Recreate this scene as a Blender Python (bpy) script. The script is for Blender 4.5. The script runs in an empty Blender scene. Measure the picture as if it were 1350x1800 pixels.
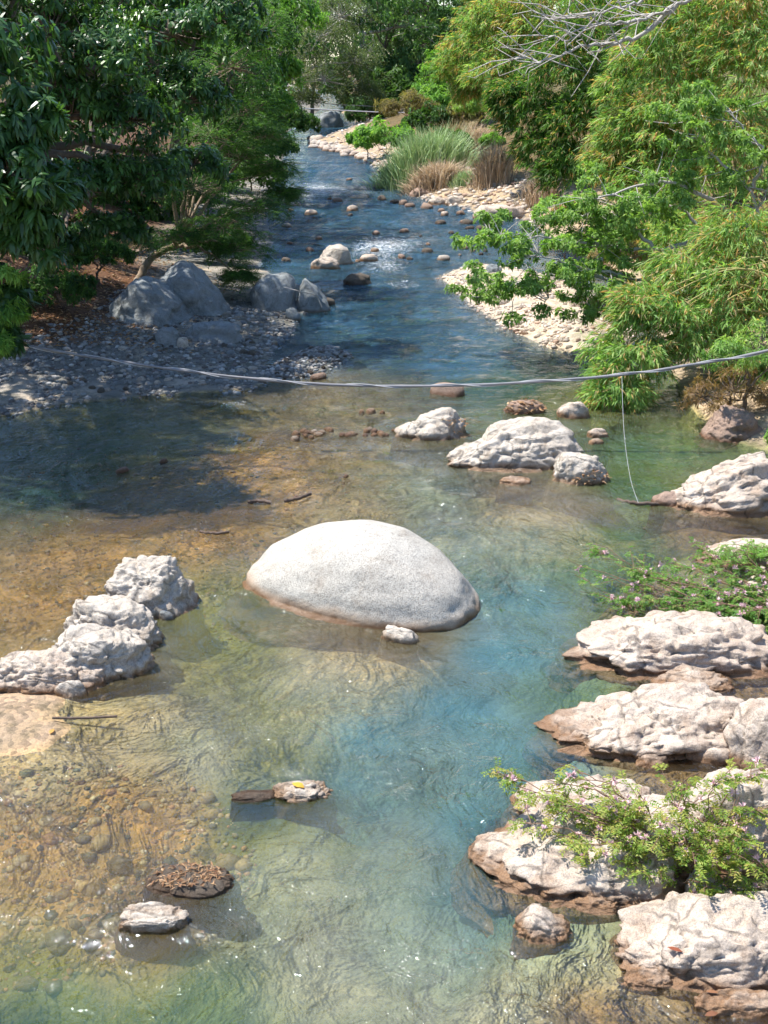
import bpy, bmesh, math, random
import numpy as np
from mathutils import Vector

SC = bpy.context.scene
COL = SC.collection
R = math.radians

# ------------------------------------------------------------------ camera
F_PX = 2172.8                      # focal length in photo pixels (1350 x 1800)
CAM_H = 7.0
HORIZON = 80.0
PITCH = math.atan((900 - HORIZON) / F_PX)
cam_d = bpy.data.cameras.new('camera')
cam_d.sensor_fit = 'VERTICAL'
cam_d.sensor_height = 24.0
cam_d.lens = 24.0 * F_PX / 1800.0
cam_d.clip_start = 0.1
cam_d.clip_end = 3000
cam = bpy.data.objects.new('camera', cam_d)
cam.location = (0, 0, CAM_H)
cam.rotation_euler = (math.pi / 2 - PITCH, 0, 0)
COL.objects.link(cam)
SC.camera = cam

# ------------------------------------------------------------------ light
SUN_EL = R(64)
SUN_AZ = R(-74)                    # measured from +Y, negative to the left
sdir = Vector((math.sin(SUN_AZ) * math.cos(SUN_EL), math.cos(SUN_AZ) * math.cos(SUN_EL), math.sin(SUN_EL)))
w = bpy.data.worlds.new('World')
SC.world = w
w.use_nodes = True
wn = w.node_tree.nodes
wl = w.node_tree.links
bg = wn['Background']
sky = wn.new('ShaderNodeTexSky')
sky.sky_type = 'NISHITA'
sky.sun_disc = False
sky.sun_elevation = SUN_EL
sky.sun_rotation = SUN_AZ
sky.altitude = 300
sky.air_density = 1.0
sky.dust_density = 0.25
sky.ozone_density = 3.5
wl.new(sky.outputs[0], bg.inputs[0])
bg.inputs[1].default_value = 0.15
sd = bpy.data.lights.new('sun', 'SUN')
sd.energy = 4.6
sd.angle = R(0.53)
sd.color = (1.0, 0.955, 0.88)
so = bpy.data.objects.new('sun', sd)
so.rotation_euler = sdir.to_track_quat('Z', 'Y').to_euler()
so.location = (-20, 20, 40)
COL.objects.link(so)
vs = SC.view_settings
vs.view_transform = 'Standard'
vs.look = 'None'
vs.exposure = 0.92
vs.gamma = 1.0
vs.use_curve_mapping = False
SC.render.engine = 'CYCLES'
cy = SC.cycles
cy.max_bounces = 6
cy.diffuse_bounces = 2
cy.glossy_bounces = 3
cy.transmission_bounces = 4
cy.transparent_max_bounces = 12
cy.volume_bounces = 0
cy.sample_clamp_indirect = 6.0
cy.use_denoising = True
cy.use_adaptive_sampling = True
cy.adaptive_threshold = 0.05
cy.caustics_reflective = False
cy.caustics_refractive = False

# ------------------------------------------------------------------ helpers: pixel -> world
CP, SP = math.cos(PITCH), math.sin(PITCH)

def ray(px, py):
    a = (px - 675.0) / F_PX
    b = (900.0 - py) / F_PX
    return Vector((a, CP + b * SP, -SP + b * CP))

def G(px, py, z=0.0):
    d = ray(px, py)
    t = (z - CAM_H) / d.z
    return Vector((d.x * t, d.y * t, z))

def P(px, py, Y):
    d = ray(px, py)
    t = Y / d.y
    return Vector((d.x * t, Y, CAM_H + d.z * t))

def mpp(p):                       # metres per photo pixel at a world point
    return (p.y * CP + (CAM_H - p.z) * SP) / F_PX

# ------------------------------------------------------------------ helpers: noise
_rg = np.random.RandomState(7)
_GR = _rg.normal(size=(256, 3)); _GR /= np.linalg.norm(_GR, axis=1)[:, None]

def perlin(p, seed=0):
    p = np.asarray(p, float)
    i = np.floor(p).astype(np.int64)
    f = p - i
    u = f * f * f * (f * (f * 6 - 15) + 10)
    out = 0
    for dx in (0, 1):
        wx = u[:, 0] if dx else 1 - u[:, 0]
        for dy in (0, 1):
            wy = u[:, 1] if dy else 1 - u[:, 1]
            for dz in (0, 1):
                wz = u[:, 2] if dz else 1 - u[:, 2]
                h = (i[:, 0] + dx) * 73856093 ^ (i[:, 1] + dy) * 19349663 ^ (i[:, 2] + dz) * 83492791 ^ (seed * 2654435761)
                h = (h ^ (h >> 13)) * 1274126177
                g = _GR[(h ^ (h >> 16)) & 255]
                dt = g[:, 0] * (f[:, 0] - dx) + g[:, 1] * (f[:, 1] - dy) + g[:, 2] * (f[:, 2] - dz)
                out = out + wx * wy * wz * dt
    return out * 1.5

def fbm(p, oct=4, seed=0, gain=.5):
    s = 0; a = 1.0
    for o in range(oct):
        s = s + a * perlin(p * (2.03 ** o), seed + o * 17)
        a *= gain
    return s

def ridged(p, oct=3, seed=0, gain=.5):
    s = 0; a = 1.0
    for o in range(oct):
        s = s + a * (1 - 2.2 * np.abs(perlin(p * (2.1 ** o), seed + o * 31)))
        a *= gain
    return s

def billow(p, oct=3, seed=0, gain=.5):
    s = 0; a = 1.0
    for o in range(oct):
        s = s + a * (2.4 * np.abs(perlin(p * (2.1 ** o), seed + o * 31)) - .55)
        a *= gain
    return s

def sstep(a, b, x):
    t = np.clip((x - a) / (b - a), 0, 1)
    return t * t * (3 - 2 * t)

# ------------------------------------------------------------------ helpers: meshes and objects
NTRI = [0]
def mk_mesh(name, V, polys, mat=None, col=None, smooth=False):
    V = np.asarray(V, np.float32)
    me = bpy.data.meshes.new(name)
    me.vertices.add(len(V))
    me.vertices.foreach_set('co', V.ravel())
    if not isinstance(polys, (list, tuple)):
        polys = [polys]
    polys = [np.asarray(p, np.int32) for p in polys if len(p)]
    nl = sum(p.size for p in polys)
    nf = sum(len(p) for p in polys)
    NTRI[0] += nl - 2 * nf
    me.loops.add(nl)
    me.polygons.add(nf)
    me.loops.foreach_set('vertex_index', np.concatenate([p.ravel() for p in polys]))
    st = []; o = 0
    for p in polys:
        st.append(o + np.arange(len(p), dtype=np.int32) * p.shape[1]); o += p.size
    me.polygons.foreach_set('loop_start', np.concatenate(st))
    me.polygons.foreach_set('use_smooth', np.full(nf, smooth))
    me.update(calc_edges=True)
    if col is not None:
        at = me.attributes.new('col', 'FLOAT_COLOR', 'POINT')
        c = np.ones((len(V), 4), np.float32); c[:, :3] = col
        at.data.foreach_set('color', c.ravel())
    if mat:
        me.materials.append(mat)
    return me

def obj(name, me, parent=None, label=None, cat=None, group=None, kind=None, loc=None):
    o = bpy.data.objects.new(name, me)
    COL.objects.link(o)
    if loc is not None:
        o.location = loc
    if parent is not None:
        o.parent = parent
    if label: o['label'] = label
    if cat: o['category'] = cat
    if group: o['group'] = group
    if kind: o['kind'] = kind
    return o

def thing(name, label, cat, loc, group=None):
    return obj(name, None, None, label, cat, group, None, loc)

def tubes(paths, sides=6):
    """paths: list of (points Nx3, radii N) -> verts, quads"""
    Vs = []; Qs = []; o = 0
    for pts, rad in paths:
        pts = np.asarray(pts, float); rad = np.asarray(rad, float)
        n = len(pts)
        t = np.gradient(pts, axis=0)
        t /= np.linalg.norm(t, axis=1)[:, None] + 1e-9
        ref = np.where(np.abs(t[:, 2:3]) > .9, np.array([[1., 0, 0]]), np.array([[0, 0, 1.]]))
        a = np.cross(t, ref); a /= np.linalg.norm(a, axis=1)[:, None] + 1e-9
        b = np.cross(t, a)
        th = np.arange(sides) * 2 * math.pi / sides
        ring = pts[:, None, :] + rad[:, None, None] * (np.cos(th)[None, :, None] * a[:, None, :] + np.sin(th)[None, :, None] * b[:, None, :])
        Vs.append(ring.reshape(-1, 3))
        i = np.arange(n - 1)[:, None] * sides; j = np.arange(sides)[None, :]; j2 = (j + 1) % sides
        q = np.stack([i + j, i + j2, i + sides + j2, i + sides + j], -1).reshape(-1, 4) + o
        Qs.append(q); o += n * sides
    return np.concatenate(Vs), np.concatenate(Qs)

def curve_pts(pts, n=12, wob=0.0, rng=None):
    """Catmull-Rom through control points"""
    p = np.asarray(pts, float)
    p = np.vstack([2 * p[0] - p[1], p, 2 * p[-1] - p[-2]])
    out = []
    segs = len(p) - 3
    for k in range(segs):
        for t in np.linspace(0, 1, n, endpoint=(k == segs - 1)):
            a, b, c, d = p[k:k + 4]
            out.append(.5 * ((2 * b) + (c - a) * t + (2 * a - 5 * b + 4 * c - d) * t * t + (-a + 3 * b - 3 * c + d) * t ** 3))
    out = np.array(out)
    if wob and rng is not None:
        out[1:-1] += rng.normal(0, wob, (len(out) - 2, 3))
    return out

# ------------------------------------------------------------------ helpers: materials
class NT:
    def __init__(s, name):
        s.m = bpy.data.materials.new(name); s.m.use_nodes = True
        s.t = s.m.node_tree; s.t.nodes.clear()
        s.out = s.t.nodes.new('ShaderNodeOutputMaterial')
    def n(s, typ, props=None, **ins):
        nd = s.t.nodes.new('ShaderNode' + typ)
        for k, v in (props or {}).items():
            setattr(nd, k, v)
        for k, v in ins.items():
            key = int(k[1:]) if k[0] == 'i' and k[1:].isdigit() else k.replace('_', ' ')
            sock = nd.inputs[key]
            if isinstance(v, bpy.types.NodeSocket): s.t.links.new(v, sock)
            elif isinstance(v, bpy.types.Node): s.t.links.new(v.outputs[0], sock)
            else:
                if isinstance(v, tuple) and len(v) == 3 and sock.type == 'RGBA': v = v + (1,)
                sock.default_value = v
        return nd
    def link(s, a, b): s.t.links.new(a, b)
    def surf(s, nd): s.t.links.new(nd.outputs[0], s.out.inputs[0])
    def math(s, op, a, b=0.0, c=None, clamp=False):
        kw = dict(i0=a, i1=b)
        if c is not None: kw['i2'] = c
        return s.n('Math', dict(operation=op, use_clamp=clamp), **kw).outputs[0]
    def mix(s, f, a, b, typ='MIX'):
        nd = s.t.nodes.new('ShaderNodeMix'); nd.data_type = 'RGBA'; nd.blend_type = typ
        for k, v in ((0, f), (6, a), (7, b)):
            if isinstance(v, bpy.types.NodeSocket): s.t.links.new(v, nd.inputs[k])
            else: nd.inputs[k].default_value = (v + (1,)) if isinstance(v, tuple) and len(v) == 3 else v
        return nd.outputs[2]
    def ramp(s, f, stops):
        nd = s.t.nodes.new('ShaderNodeValToRGB'); s.t.links.new(f, nd.inputs[0])
        e = nd.color_ramp.elements
        while len(e) < len(stops): e.new(.5)
        for q, (p, c) in zip(e, stops):
            q.position = p; q.color = (c if isinstance(c, tuple) else (c, c, c)) + (1,)
        return nd.outputs[0]
    def noise(s, vec, scale, detail=4, rough=.55, dist=0.0):
        return s.n('TexNoise', None, Vector=vec, Scale=scale, Detail=detail, Roughness=rough, Distortion=dist).outputs[0]

def rock_mat(name, ca, cb, cstain, wet=True, crack=1.0, cscale=1.3, speck=.5, wetz=0.05, band=False, bd=.05):
    m = NT(name)
    co = m.n('TexCoord').outputs['Object']
    geo = m.n('NewGeometry')
    z = m.n('SeparateXYZ', None, i0=geo.outputs['Position']).outputs[2]
    n1 = m.noise(co, 1.6, 6, .6, .3)
    base = m.mix(m.ramp(n1, [(.35, 0.), (.65, 1.)]), ca, cb)
    n2 = m.noise(co, 3.2, 8, .65, .8)
    base = m.mix(m.math('MULTIPLY', m.ramp(n2, [(.52, 0.), (.72, 1.)]), .75), base, cstain)
    mo = m.noise(co, 14, 5, .7, .5)
    base = m.mix(.55, base, m.ramp(mo, [(.30, .45), (.46, .95), (.7, 1.12)]), 'MULTIPLY')
    sp = m.noise(co, 75, 2, .6)
    base = m.mix(speck, base, m.ramp(sp, [(.33, .35), (.5, .95), (.68, 1.25)]), 'MULTIPLY')
    nw = m.n('TexNoise', None, Vector=co, Scale=1.1, Detail=5.0)
    wv = m.n('MixRGB', None, i0=.42, i1=co, i2=nw.outputs['Color']).outputs[0]
    vo = m.n('TexVoronoi', dict(feature='DISTANCE_TO_EDGE'), Vector=wv, Scale=cscale * 1.9).outputs[0]
    ck = m.ramp(vo, [(0.0, 0.), (.035, 1.)])
    ckm = m.noise(co, 1.7, 2)
    ck = m.math('MAXIMUM', ck, m.ramp(ckm, [(.42, 0.), (.56, 1.)]))
    base = m.mix(.55 * crack, base, ck, 'MULTIPLY')
    if band:
        bz = m.math('ADD', z, m.math('MULTIPLY', m.math('SUBTRACT', m.noise(co, 2.2, 4), .5), .22))
        base = m.mix(m.n('MapRange', None, Value=bz, i1=.20, i2=.10, i3=0., i4=.75).outputs[0], base, (.36, .27, .19))
        pit = m.n('TexVoronoi', None, Vector=co, Scale=2.6).outputs[0]
        base = m.mix(m.ramp(pit, [(.022, .7), (.04, 0.)]), base, (.14, .12, .10))
    if wet:
        wn_ = m.math('ADD', z, m.math('MULTIPLY', m.math('SUBTRACT', m.noise(co, 3, 5, .6), .5), .2))
        wf = m.n('MapRange', None, Value=wn_, i1=wetz + .06, i2=wetz - .03, i3=0., i4=1.).outputs[0]
        base = m.mix(wf, base, m.mix(1.0, base, (.48, .34, .23), 'MULTIPLY'))
        rough = m.n('MapRange', None, Value=wf, i1=0., i2=1., i3=.88, i4=.32).outputs[0]
    else:
        rough = .88
    hb = m.math('MULTIPLY', m.noise(co, 9, 10, .68, .4), 1.0)
    h = m.math('ADD', hb, m.math('MULTIPLY', ck, .18 * crack))
    h = m.math('ADD', h, m.math('MULTIPLY', sp, .10))
    bp = m.n('Bump', None, Strength=.9, Distance=bd, Height=h)
    b = m.n('BsdfPrincipled', None, Base_Color=base, Roughness=rough, Normal=bp)
    b.inputs['Specular IOR Level'].default_value = .3
    m.surf(b)
    return m.m

def leaf_mat(name, gloss=.45, trans=.35, spec=.4, tint=(1.5, 1.6, .7)):
    m = NT(name)
    c = m.n('Attribute', dict(attribute_name='col')).outputs['Color']
    b = m.n('BsdfPrincipled', None, Base_Color=c, Roughness=gloss)
    b.inputs['Specular IOR Level'].default_value = spec
    tc = m.mix(1.0, c, tint, 'MULTIPLY')
    t = m.n('BsdfTranslucent', None, Color=tc)
    m.surf(m.n('MixShader', None, i0=trans, i1=b, i2=t))
    return m.m

def bark_mat(name, ca, cb, scale=8):
    m = NT(name)
    co = m.n('TexCoord').outputs['Object']
    mp = m.n('Mapping', None, Vector=co, Scale=(1, 1, .35)).outputs[0]
    n1 = m.noise(mp, scale, 6, .65, .5)
    c = m.mix(m.ramp(n1, [(.3, 0.), (.7, 1.)]), ca, cb)
    bp = m.n('Bump', None, Strength=.6, Distance=.03, Height=n1)
    m.surf(m.n('BsdfPrincipled', None, Base_Color=c, Roughness=.85, Normal=bp))
    return m.m

def plain_mat(name, ca, cb, scale=20, rough=.7):
    m = NT(name)
    co = m.n('TexCoord').outputs['Object']
    c = m.mix(m.noise(co, scale, 4), ca, cb)
    m.surf(m.n('BsdfPrincipled', None, Base_Color=c, Roughness=rough))
    return m.m

def attr_mat(name, rough=.8, wet=False):
    m = NT(name)
    c = m.n('Attribute', dict(attribute_name='col')).outputs['Color']
    co = m.n('TexCoord').outputs['Object']
    n1 = m.noise(co, 40, 4, .6)
    c = m.mix(.6, c, m.ramp(n1, [(.3, .55), (.6, 1.1)]), 'MULTIPLY')
    bp = m.n('Bump', None, Strength=.5, Distance=.01, Height=n1)
    m.surf(m.n('BsdfPrincipled', None, Base_Color=c, Roughness=rough, Normal=bp))
    return m.m

# ------------------------------------------------------------------ terrain
def gpx(lst):
    return [tuple(G(a, b)[:2]) for a, b in lst]

LEFT = [(-13, -60), (-13, 8), (-13.5, 16), (-12.5, 21), (-10.5, 23.6)] + gpx([
    (0, 733), (100, 713), (240, 699), (350, 690), (440, 686), (488, 662), (468, 640), (482, 610), (522, 580), (516, 555),
    (575, 545), (570, 520), (500, 490), (455, 470), (480, 430), (470, 390), (470, 350), (490, 310), (500, 270), (500, 240), (520, 218), (545, 205), (560, 196)]) + \
    [(-9, 190), (-40, 260), (-700, 300), (-700, -60)]
RIGHT = [(4.6, -60), (4.6, 7), (5.3, 10), (6.1, 13), (7.0, 16), (8.2, 20)] + gpx([
    (1400, 800), (1330, 788), (1260, 765), (1215, 715), (1170, 640), (1150, 570), (1120, 520), (1060, 478), (985, 440), (950, 405), (925, 386),
    (850, 374), (800, 362), (735, 346), (690, 322), (662, 292), (610, 264), (545, 250), (575, 240), (620, 226), (625, 208), (600, 198)]) + \
    [(-4, 190), (-20, 260), (700, 320), (700, -60)]
BAR = gpx([(772, 488), (800, 474), (850, 463), (890, 478), (960, 487), (1030, 505), (1085, 530), (1130, 565), (1110, 598), (1045, 627), (965, 612), (890, 578), (822, 530)])
SPIT = gpx([(470, 655), (500, 630), (545, 612), (590, 610), (618, 625), (590, 642), (530, 662), (490, 668)])
SHELF = gpx([(1400, 935), (1230, 945), (1120, 1000), (1060, 1110), (1010, 1180), (1080, 1215), (1010, 1270), (975, 1330), (910, 1400), (845, 1480), (860, 1560), (960, 1640), (1010, 1740), (1000, 1850), (1500, 1900), (1600, 1400)])
SANDL = gpx([(-120, 1215), (95, 1225), (100, 1280), (40, 1320), (-120, 1345)])

def sdf(X, poly):
    """positive inside"""
    poly = np.array(poly, float); n = len(poly)
    d = np.full(len(X), 1e18); ins = np.zeros(len(X), bool)
    for i in range(n):
        a = poly[i]; b = poly[(i + 1) % n]
        e = b - a; q = X - a
        t = np.clip((q @ e) / (e @ e + 1e-12), 0, 1)
        v = q - t[:, None] * e
        d = np.minimum(d, (v * v).sum(1))
        c = ((a[1] > X[:, 1]) != (b[1] > X[:, 1]))
        with np.errstate(divide='ignore', invalid='ignore'):
            xi = (b[0] - a[0]) * (X[:, 1] - a[1]) / (b[1] - a[1] + 1e-30) + a[0]
        ins ^= c & (X[:, 0] < xi)
    d = np.sqrt(d)
    return np.where(ins, d, -d)

# control points on the bed: px, py, depth, colour
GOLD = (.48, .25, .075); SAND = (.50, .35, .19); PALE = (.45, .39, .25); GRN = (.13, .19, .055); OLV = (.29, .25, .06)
GREY = (.31, .33, .22); TEAL = (.10, .215, .235); BRN = (.31, .17, .075); DGRN = (.025, .06, .02); BLUE = (.035, .10, .20)  # BLUE is sky reflection put into colour; TEAL is deep water, part reflection
CTRL = [(150, 780, -.55, DGRN), (330, 760, -.4, OLV), (100, 860, -.45, DGRN), (300, 850, -.25, GOLD), (430, 790, -.25, GOLD), (500, 850, -.3, GOLD), (150, 960, -.28, GOLD), (380, 920, -.28, GOLD), (60, 1060, -.3, GOLD), (620, 880, -.4, SAND),  # DGRN in the left pool puts tree shade and reflections into the colour
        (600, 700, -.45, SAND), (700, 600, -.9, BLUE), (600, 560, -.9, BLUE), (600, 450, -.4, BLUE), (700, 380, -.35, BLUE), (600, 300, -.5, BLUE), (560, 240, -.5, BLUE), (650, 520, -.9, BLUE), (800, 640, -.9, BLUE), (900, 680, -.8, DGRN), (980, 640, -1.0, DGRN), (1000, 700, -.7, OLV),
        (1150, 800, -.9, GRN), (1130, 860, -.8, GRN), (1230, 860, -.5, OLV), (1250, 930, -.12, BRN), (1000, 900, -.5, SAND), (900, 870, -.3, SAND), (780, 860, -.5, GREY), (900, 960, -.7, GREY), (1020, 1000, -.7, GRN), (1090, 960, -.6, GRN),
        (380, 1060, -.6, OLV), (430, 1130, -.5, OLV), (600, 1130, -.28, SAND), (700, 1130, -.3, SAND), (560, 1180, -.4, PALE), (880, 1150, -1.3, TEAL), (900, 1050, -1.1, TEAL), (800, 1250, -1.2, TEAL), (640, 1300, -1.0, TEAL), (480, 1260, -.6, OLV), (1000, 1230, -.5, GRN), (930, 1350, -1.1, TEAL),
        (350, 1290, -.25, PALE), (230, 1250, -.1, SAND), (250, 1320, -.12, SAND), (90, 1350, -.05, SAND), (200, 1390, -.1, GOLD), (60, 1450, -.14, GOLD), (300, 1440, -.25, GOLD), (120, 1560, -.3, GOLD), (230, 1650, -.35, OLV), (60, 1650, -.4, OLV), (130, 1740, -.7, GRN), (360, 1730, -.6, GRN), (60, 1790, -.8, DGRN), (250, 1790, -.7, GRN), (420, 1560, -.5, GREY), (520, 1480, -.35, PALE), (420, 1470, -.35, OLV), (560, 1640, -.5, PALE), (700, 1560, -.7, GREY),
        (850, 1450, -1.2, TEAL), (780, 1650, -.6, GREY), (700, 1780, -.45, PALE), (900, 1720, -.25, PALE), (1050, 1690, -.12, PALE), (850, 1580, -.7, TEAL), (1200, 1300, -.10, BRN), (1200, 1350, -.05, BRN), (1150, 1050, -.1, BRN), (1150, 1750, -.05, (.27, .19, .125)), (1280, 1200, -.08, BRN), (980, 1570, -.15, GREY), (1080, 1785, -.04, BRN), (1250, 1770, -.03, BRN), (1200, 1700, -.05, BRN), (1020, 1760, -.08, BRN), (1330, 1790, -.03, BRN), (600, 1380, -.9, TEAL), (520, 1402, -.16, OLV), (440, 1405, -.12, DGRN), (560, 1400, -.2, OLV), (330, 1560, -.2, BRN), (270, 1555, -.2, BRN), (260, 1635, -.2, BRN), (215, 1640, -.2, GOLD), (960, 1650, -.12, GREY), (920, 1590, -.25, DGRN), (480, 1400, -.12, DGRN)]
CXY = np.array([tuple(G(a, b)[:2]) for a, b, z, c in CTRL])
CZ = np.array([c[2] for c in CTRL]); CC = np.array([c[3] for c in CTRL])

def axis(lo, hi, fine_lo, fine_hi, step, grow):
    a = list(np.arange(fine_lo, fine_hi + 1e-6, step))
    s = step; v = fine_hi
    while v < hi:
        s *= grow; v += s; a.append(min(v, hi))
    s = step; v = fine_lo; pre = []
    while v > lo:
        s *= grow; v -= s; pre.append(max(v, lo))
    return np.array(pre[::-1] + a)

def hills(x, y, d):
    return .10 * np.clip(d, 0, 4.5) + .32 * np.clip(d - 4.5, 0, 30) + .55 * np.clip(d - 35, 0, 120)

def terrain(X):
    x, y = X[:, 0], X[:, 1]
    X3 = np.c_[x, y, np.zeros(len(x))]
    w = 1 / (((X[:, None, :] - CXY[None]) ** 2).sum(2) + .06) ** 1.6
    w /= w.sum(1)[:, None]
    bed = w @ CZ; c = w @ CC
    dl = sdf(X, LEFT); dr = sdf(X, RIGHT); db = sdf(X, BAR); ds = sdf(X, SPIT); dh = sdf(X, SHELF); dn = sdf(X, SANDL)
    near = np.maximum.reduce([dl, dr, db, ds])
    z = bed * sstep(0, 1.0, -near) - .015
    z += .07 * fbm(X3 * .9, 4, 3) * sstep(0, .6, -near)
    sh = sstep(-.5, .25, dh)
    z = z * (1 - sh) + sh * (-.055 + .05 * fbm(X3 * 1.3, 3, 9))
    dn = dn + .25 * fbm(X3 * 1.8, 3, 55)
    sn = sstep(-.9, .3, dn)
    z = z * (1 - sn) + sn * (.05 + .02 * fbm(X3 * 2, 2, 5))
    nz = fbm(X3 * .35, 4, 11)
    # left bank
    zl = .02 + hills(x, y, dl) + .12 * nz * sstep(0, 3, dl)
    z = np.where(dl > 0, zl, z)
    zr = .02 + .22 * np.clip(dr, 0, 3) + hills(x, y, dr) + .2 * nz * sstep(0, 3, dr)
    z = np.where(dr > 0, zr, z)
    z = np.where(db > 0, .01 + .30 * np.minimum(db, 1.3) + .05 * nz, z)
    z = np.where(ds > 0, .01 + .2 * np.minimum(ds, .5), z)
    # colours
    def blend(c, f, col): return c * (1 - f[:, None]) + f[:, None] * np.array(col)
    c = blend(c, sstep(-.25, .15, dn), (.36, .27, .20))
    lit = sstep(-.05, .1, dl)
    c = blend(c, lit, (.17, .165, .155))
    sandy = lit * sstep(.1, .45, fbm(X3 * .5, 3, 21) + .55 * sstep(-5.5, -9, x) * sstep(29, 25, y) - .05)
    c = blend(c, sandy * .9, (.34, .30, .26))
    litter = sstep(3.2, 5.0, dl + .8 * nz - .25 * np.clip(28 - y, -8, 8) * 0)
    c = blend(c, litter, (.13, .065, .035))
    c = blend(c, sstep(-.05, .1, dr), (.40, .31, .22))
    c = blend(c, sstep(2.0, 5, dr + nz) * sstep(0, .1, dr), (.14, .10, .045))
    c = blend(c, sstep(-.25, .1, db), (.52, .43, .35))
    c = blend(c, sstep(-.1, .1, ds), (.16, .16, .15))
    far = sstep(9, 25, np.maximum(dl, dr))
    c = blend(c, far, (.07, .085, .03))
    return z, c

GX = axis(-420, 420, -9.0, 7.0, .125, 1.07)
GY = axis(-60, 520, 7.0, 29.0, .125, 1.035)
nx, ny = len(GX), len(GY)
gx, gy = np.meshgrid(GX, GY)
XY = np.c_[gx.ravel(), gy.ravel()]
TZ = np.empty(len(XY)); TC = np.empty((len(XY), 3))
for k in range(0, len(XY), 40000):
    TZ[k:k + 40000], TC[k:k + 40000] = terrain(XY[k:k + 40000])
TG = TZ.reshape(ny, nx)
ii = (np.arange(ny - 1)[:, None] * nx + np.arange(nx - 1)[None, :]).ravel()
QUADS = np.stack([ii, ii + 1, ii + nx + 1, ii + nx], 1)

def tz(x, y):
    i = min(max(np.searchsorted(GX, x) - 1, 0), nx - 2); j = min(max(np.searchsorted(GY, y) - 1, 0), ny - 2)
    u = (x - GX[i]) / (GX[i + 1] - GX[i]); v = (y - GY[j]) / (GY[j + 1] - GY[j])
    return float((TG[j, i] * (1 - u) + TG[j, i + 1] * u) * (1 - v) + (TG[j + 1, i] * (1 - u) + TG[j + 1, i + 1] * u) * v)

def ground_mat():
    m = NT('streambed_and_bank_soil')
    co = m.n('TexCoord').outputs['Object']
    c = m.n('Attribute', dict(attribute_name='col')).outputs['Color']
    n1 = m.noise(co, 1.1, 6, .62, .6)
    c = m.mix(.75, c, m.ramp(n1, [(.3, (.62, .66, .55)), (.5, (1., 1., 1.)), (.7, (1.28, 1.2, 1.08))]), 'MULTIPLY')
    vo = m.n('TexVoronoi', None, Vector=co, Scale=16.0, Randomness=1.0)
    pc = m.ramp(vo.outputs['Color'], [(.15, (.45, .42, .38)), (.5, (1., .95, .86)), (.85, (1.45, 1.3, 1.1))])
    msk = m.ramp(m.noise(co, .55, 3), [(.42, 0.), (.58, 1.)])
    c = m.mix(m.math('MULTIPLY', msk, .7), c, pc, 'MULTIPLY')
    n5 = m.noise(co, 2.6, 7, .7, .8)
    c = m.mix(.8, c, m.ramp(n5, [(.34, (.30, .34, .28)), (.50, (.95, .95, .92)), (.70, (1.3, 1.22, 1.1))]), 'MULTIPLY')
    n3 = m.noise(co, 55, 3, .6)
    c = m.mix(.5, c, m.ramp(n3, [(.3, .6), (.65, 1.3)]), 'MULTIPLY')
    h = m.math('ADD', m.math('MULTIPLY', vo.outputs['Distance'], -.6), m.math('MULTIPLY', n3, .5))
    bp = m.n('Bump', None, Strength=.7, Distance=.03, Height=h)
    b = m.n('BsdfPrincipled', None, Base_Color=c, Roughness=.85, Normal=bp)
    b.inputs['Specular IOR Level'].default_value = .25
    m.surf(b)
    return m.m

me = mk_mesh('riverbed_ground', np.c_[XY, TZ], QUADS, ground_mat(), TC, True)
obj('riverbed_ground', me, kind='structure')

# ------------------------------------------------------------------ rocks
_ico = {}
def ico(sub):
    if sub not in _ico:
        bm = bmesh.new()
        bmesh.ops.create_icosphere(bm, subdivisions=sub, radius=1)
        v = np.array([q.co[:] for q in bm.verts]); v /= np.linalg.norm(v, axis=1)[:, None]
        f = np.array([[q.index for q in fc.verts] for fc in bm.faces])
        bm.free(); _ico[sub] = (v, f)
    return _ico[sub]

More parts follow.
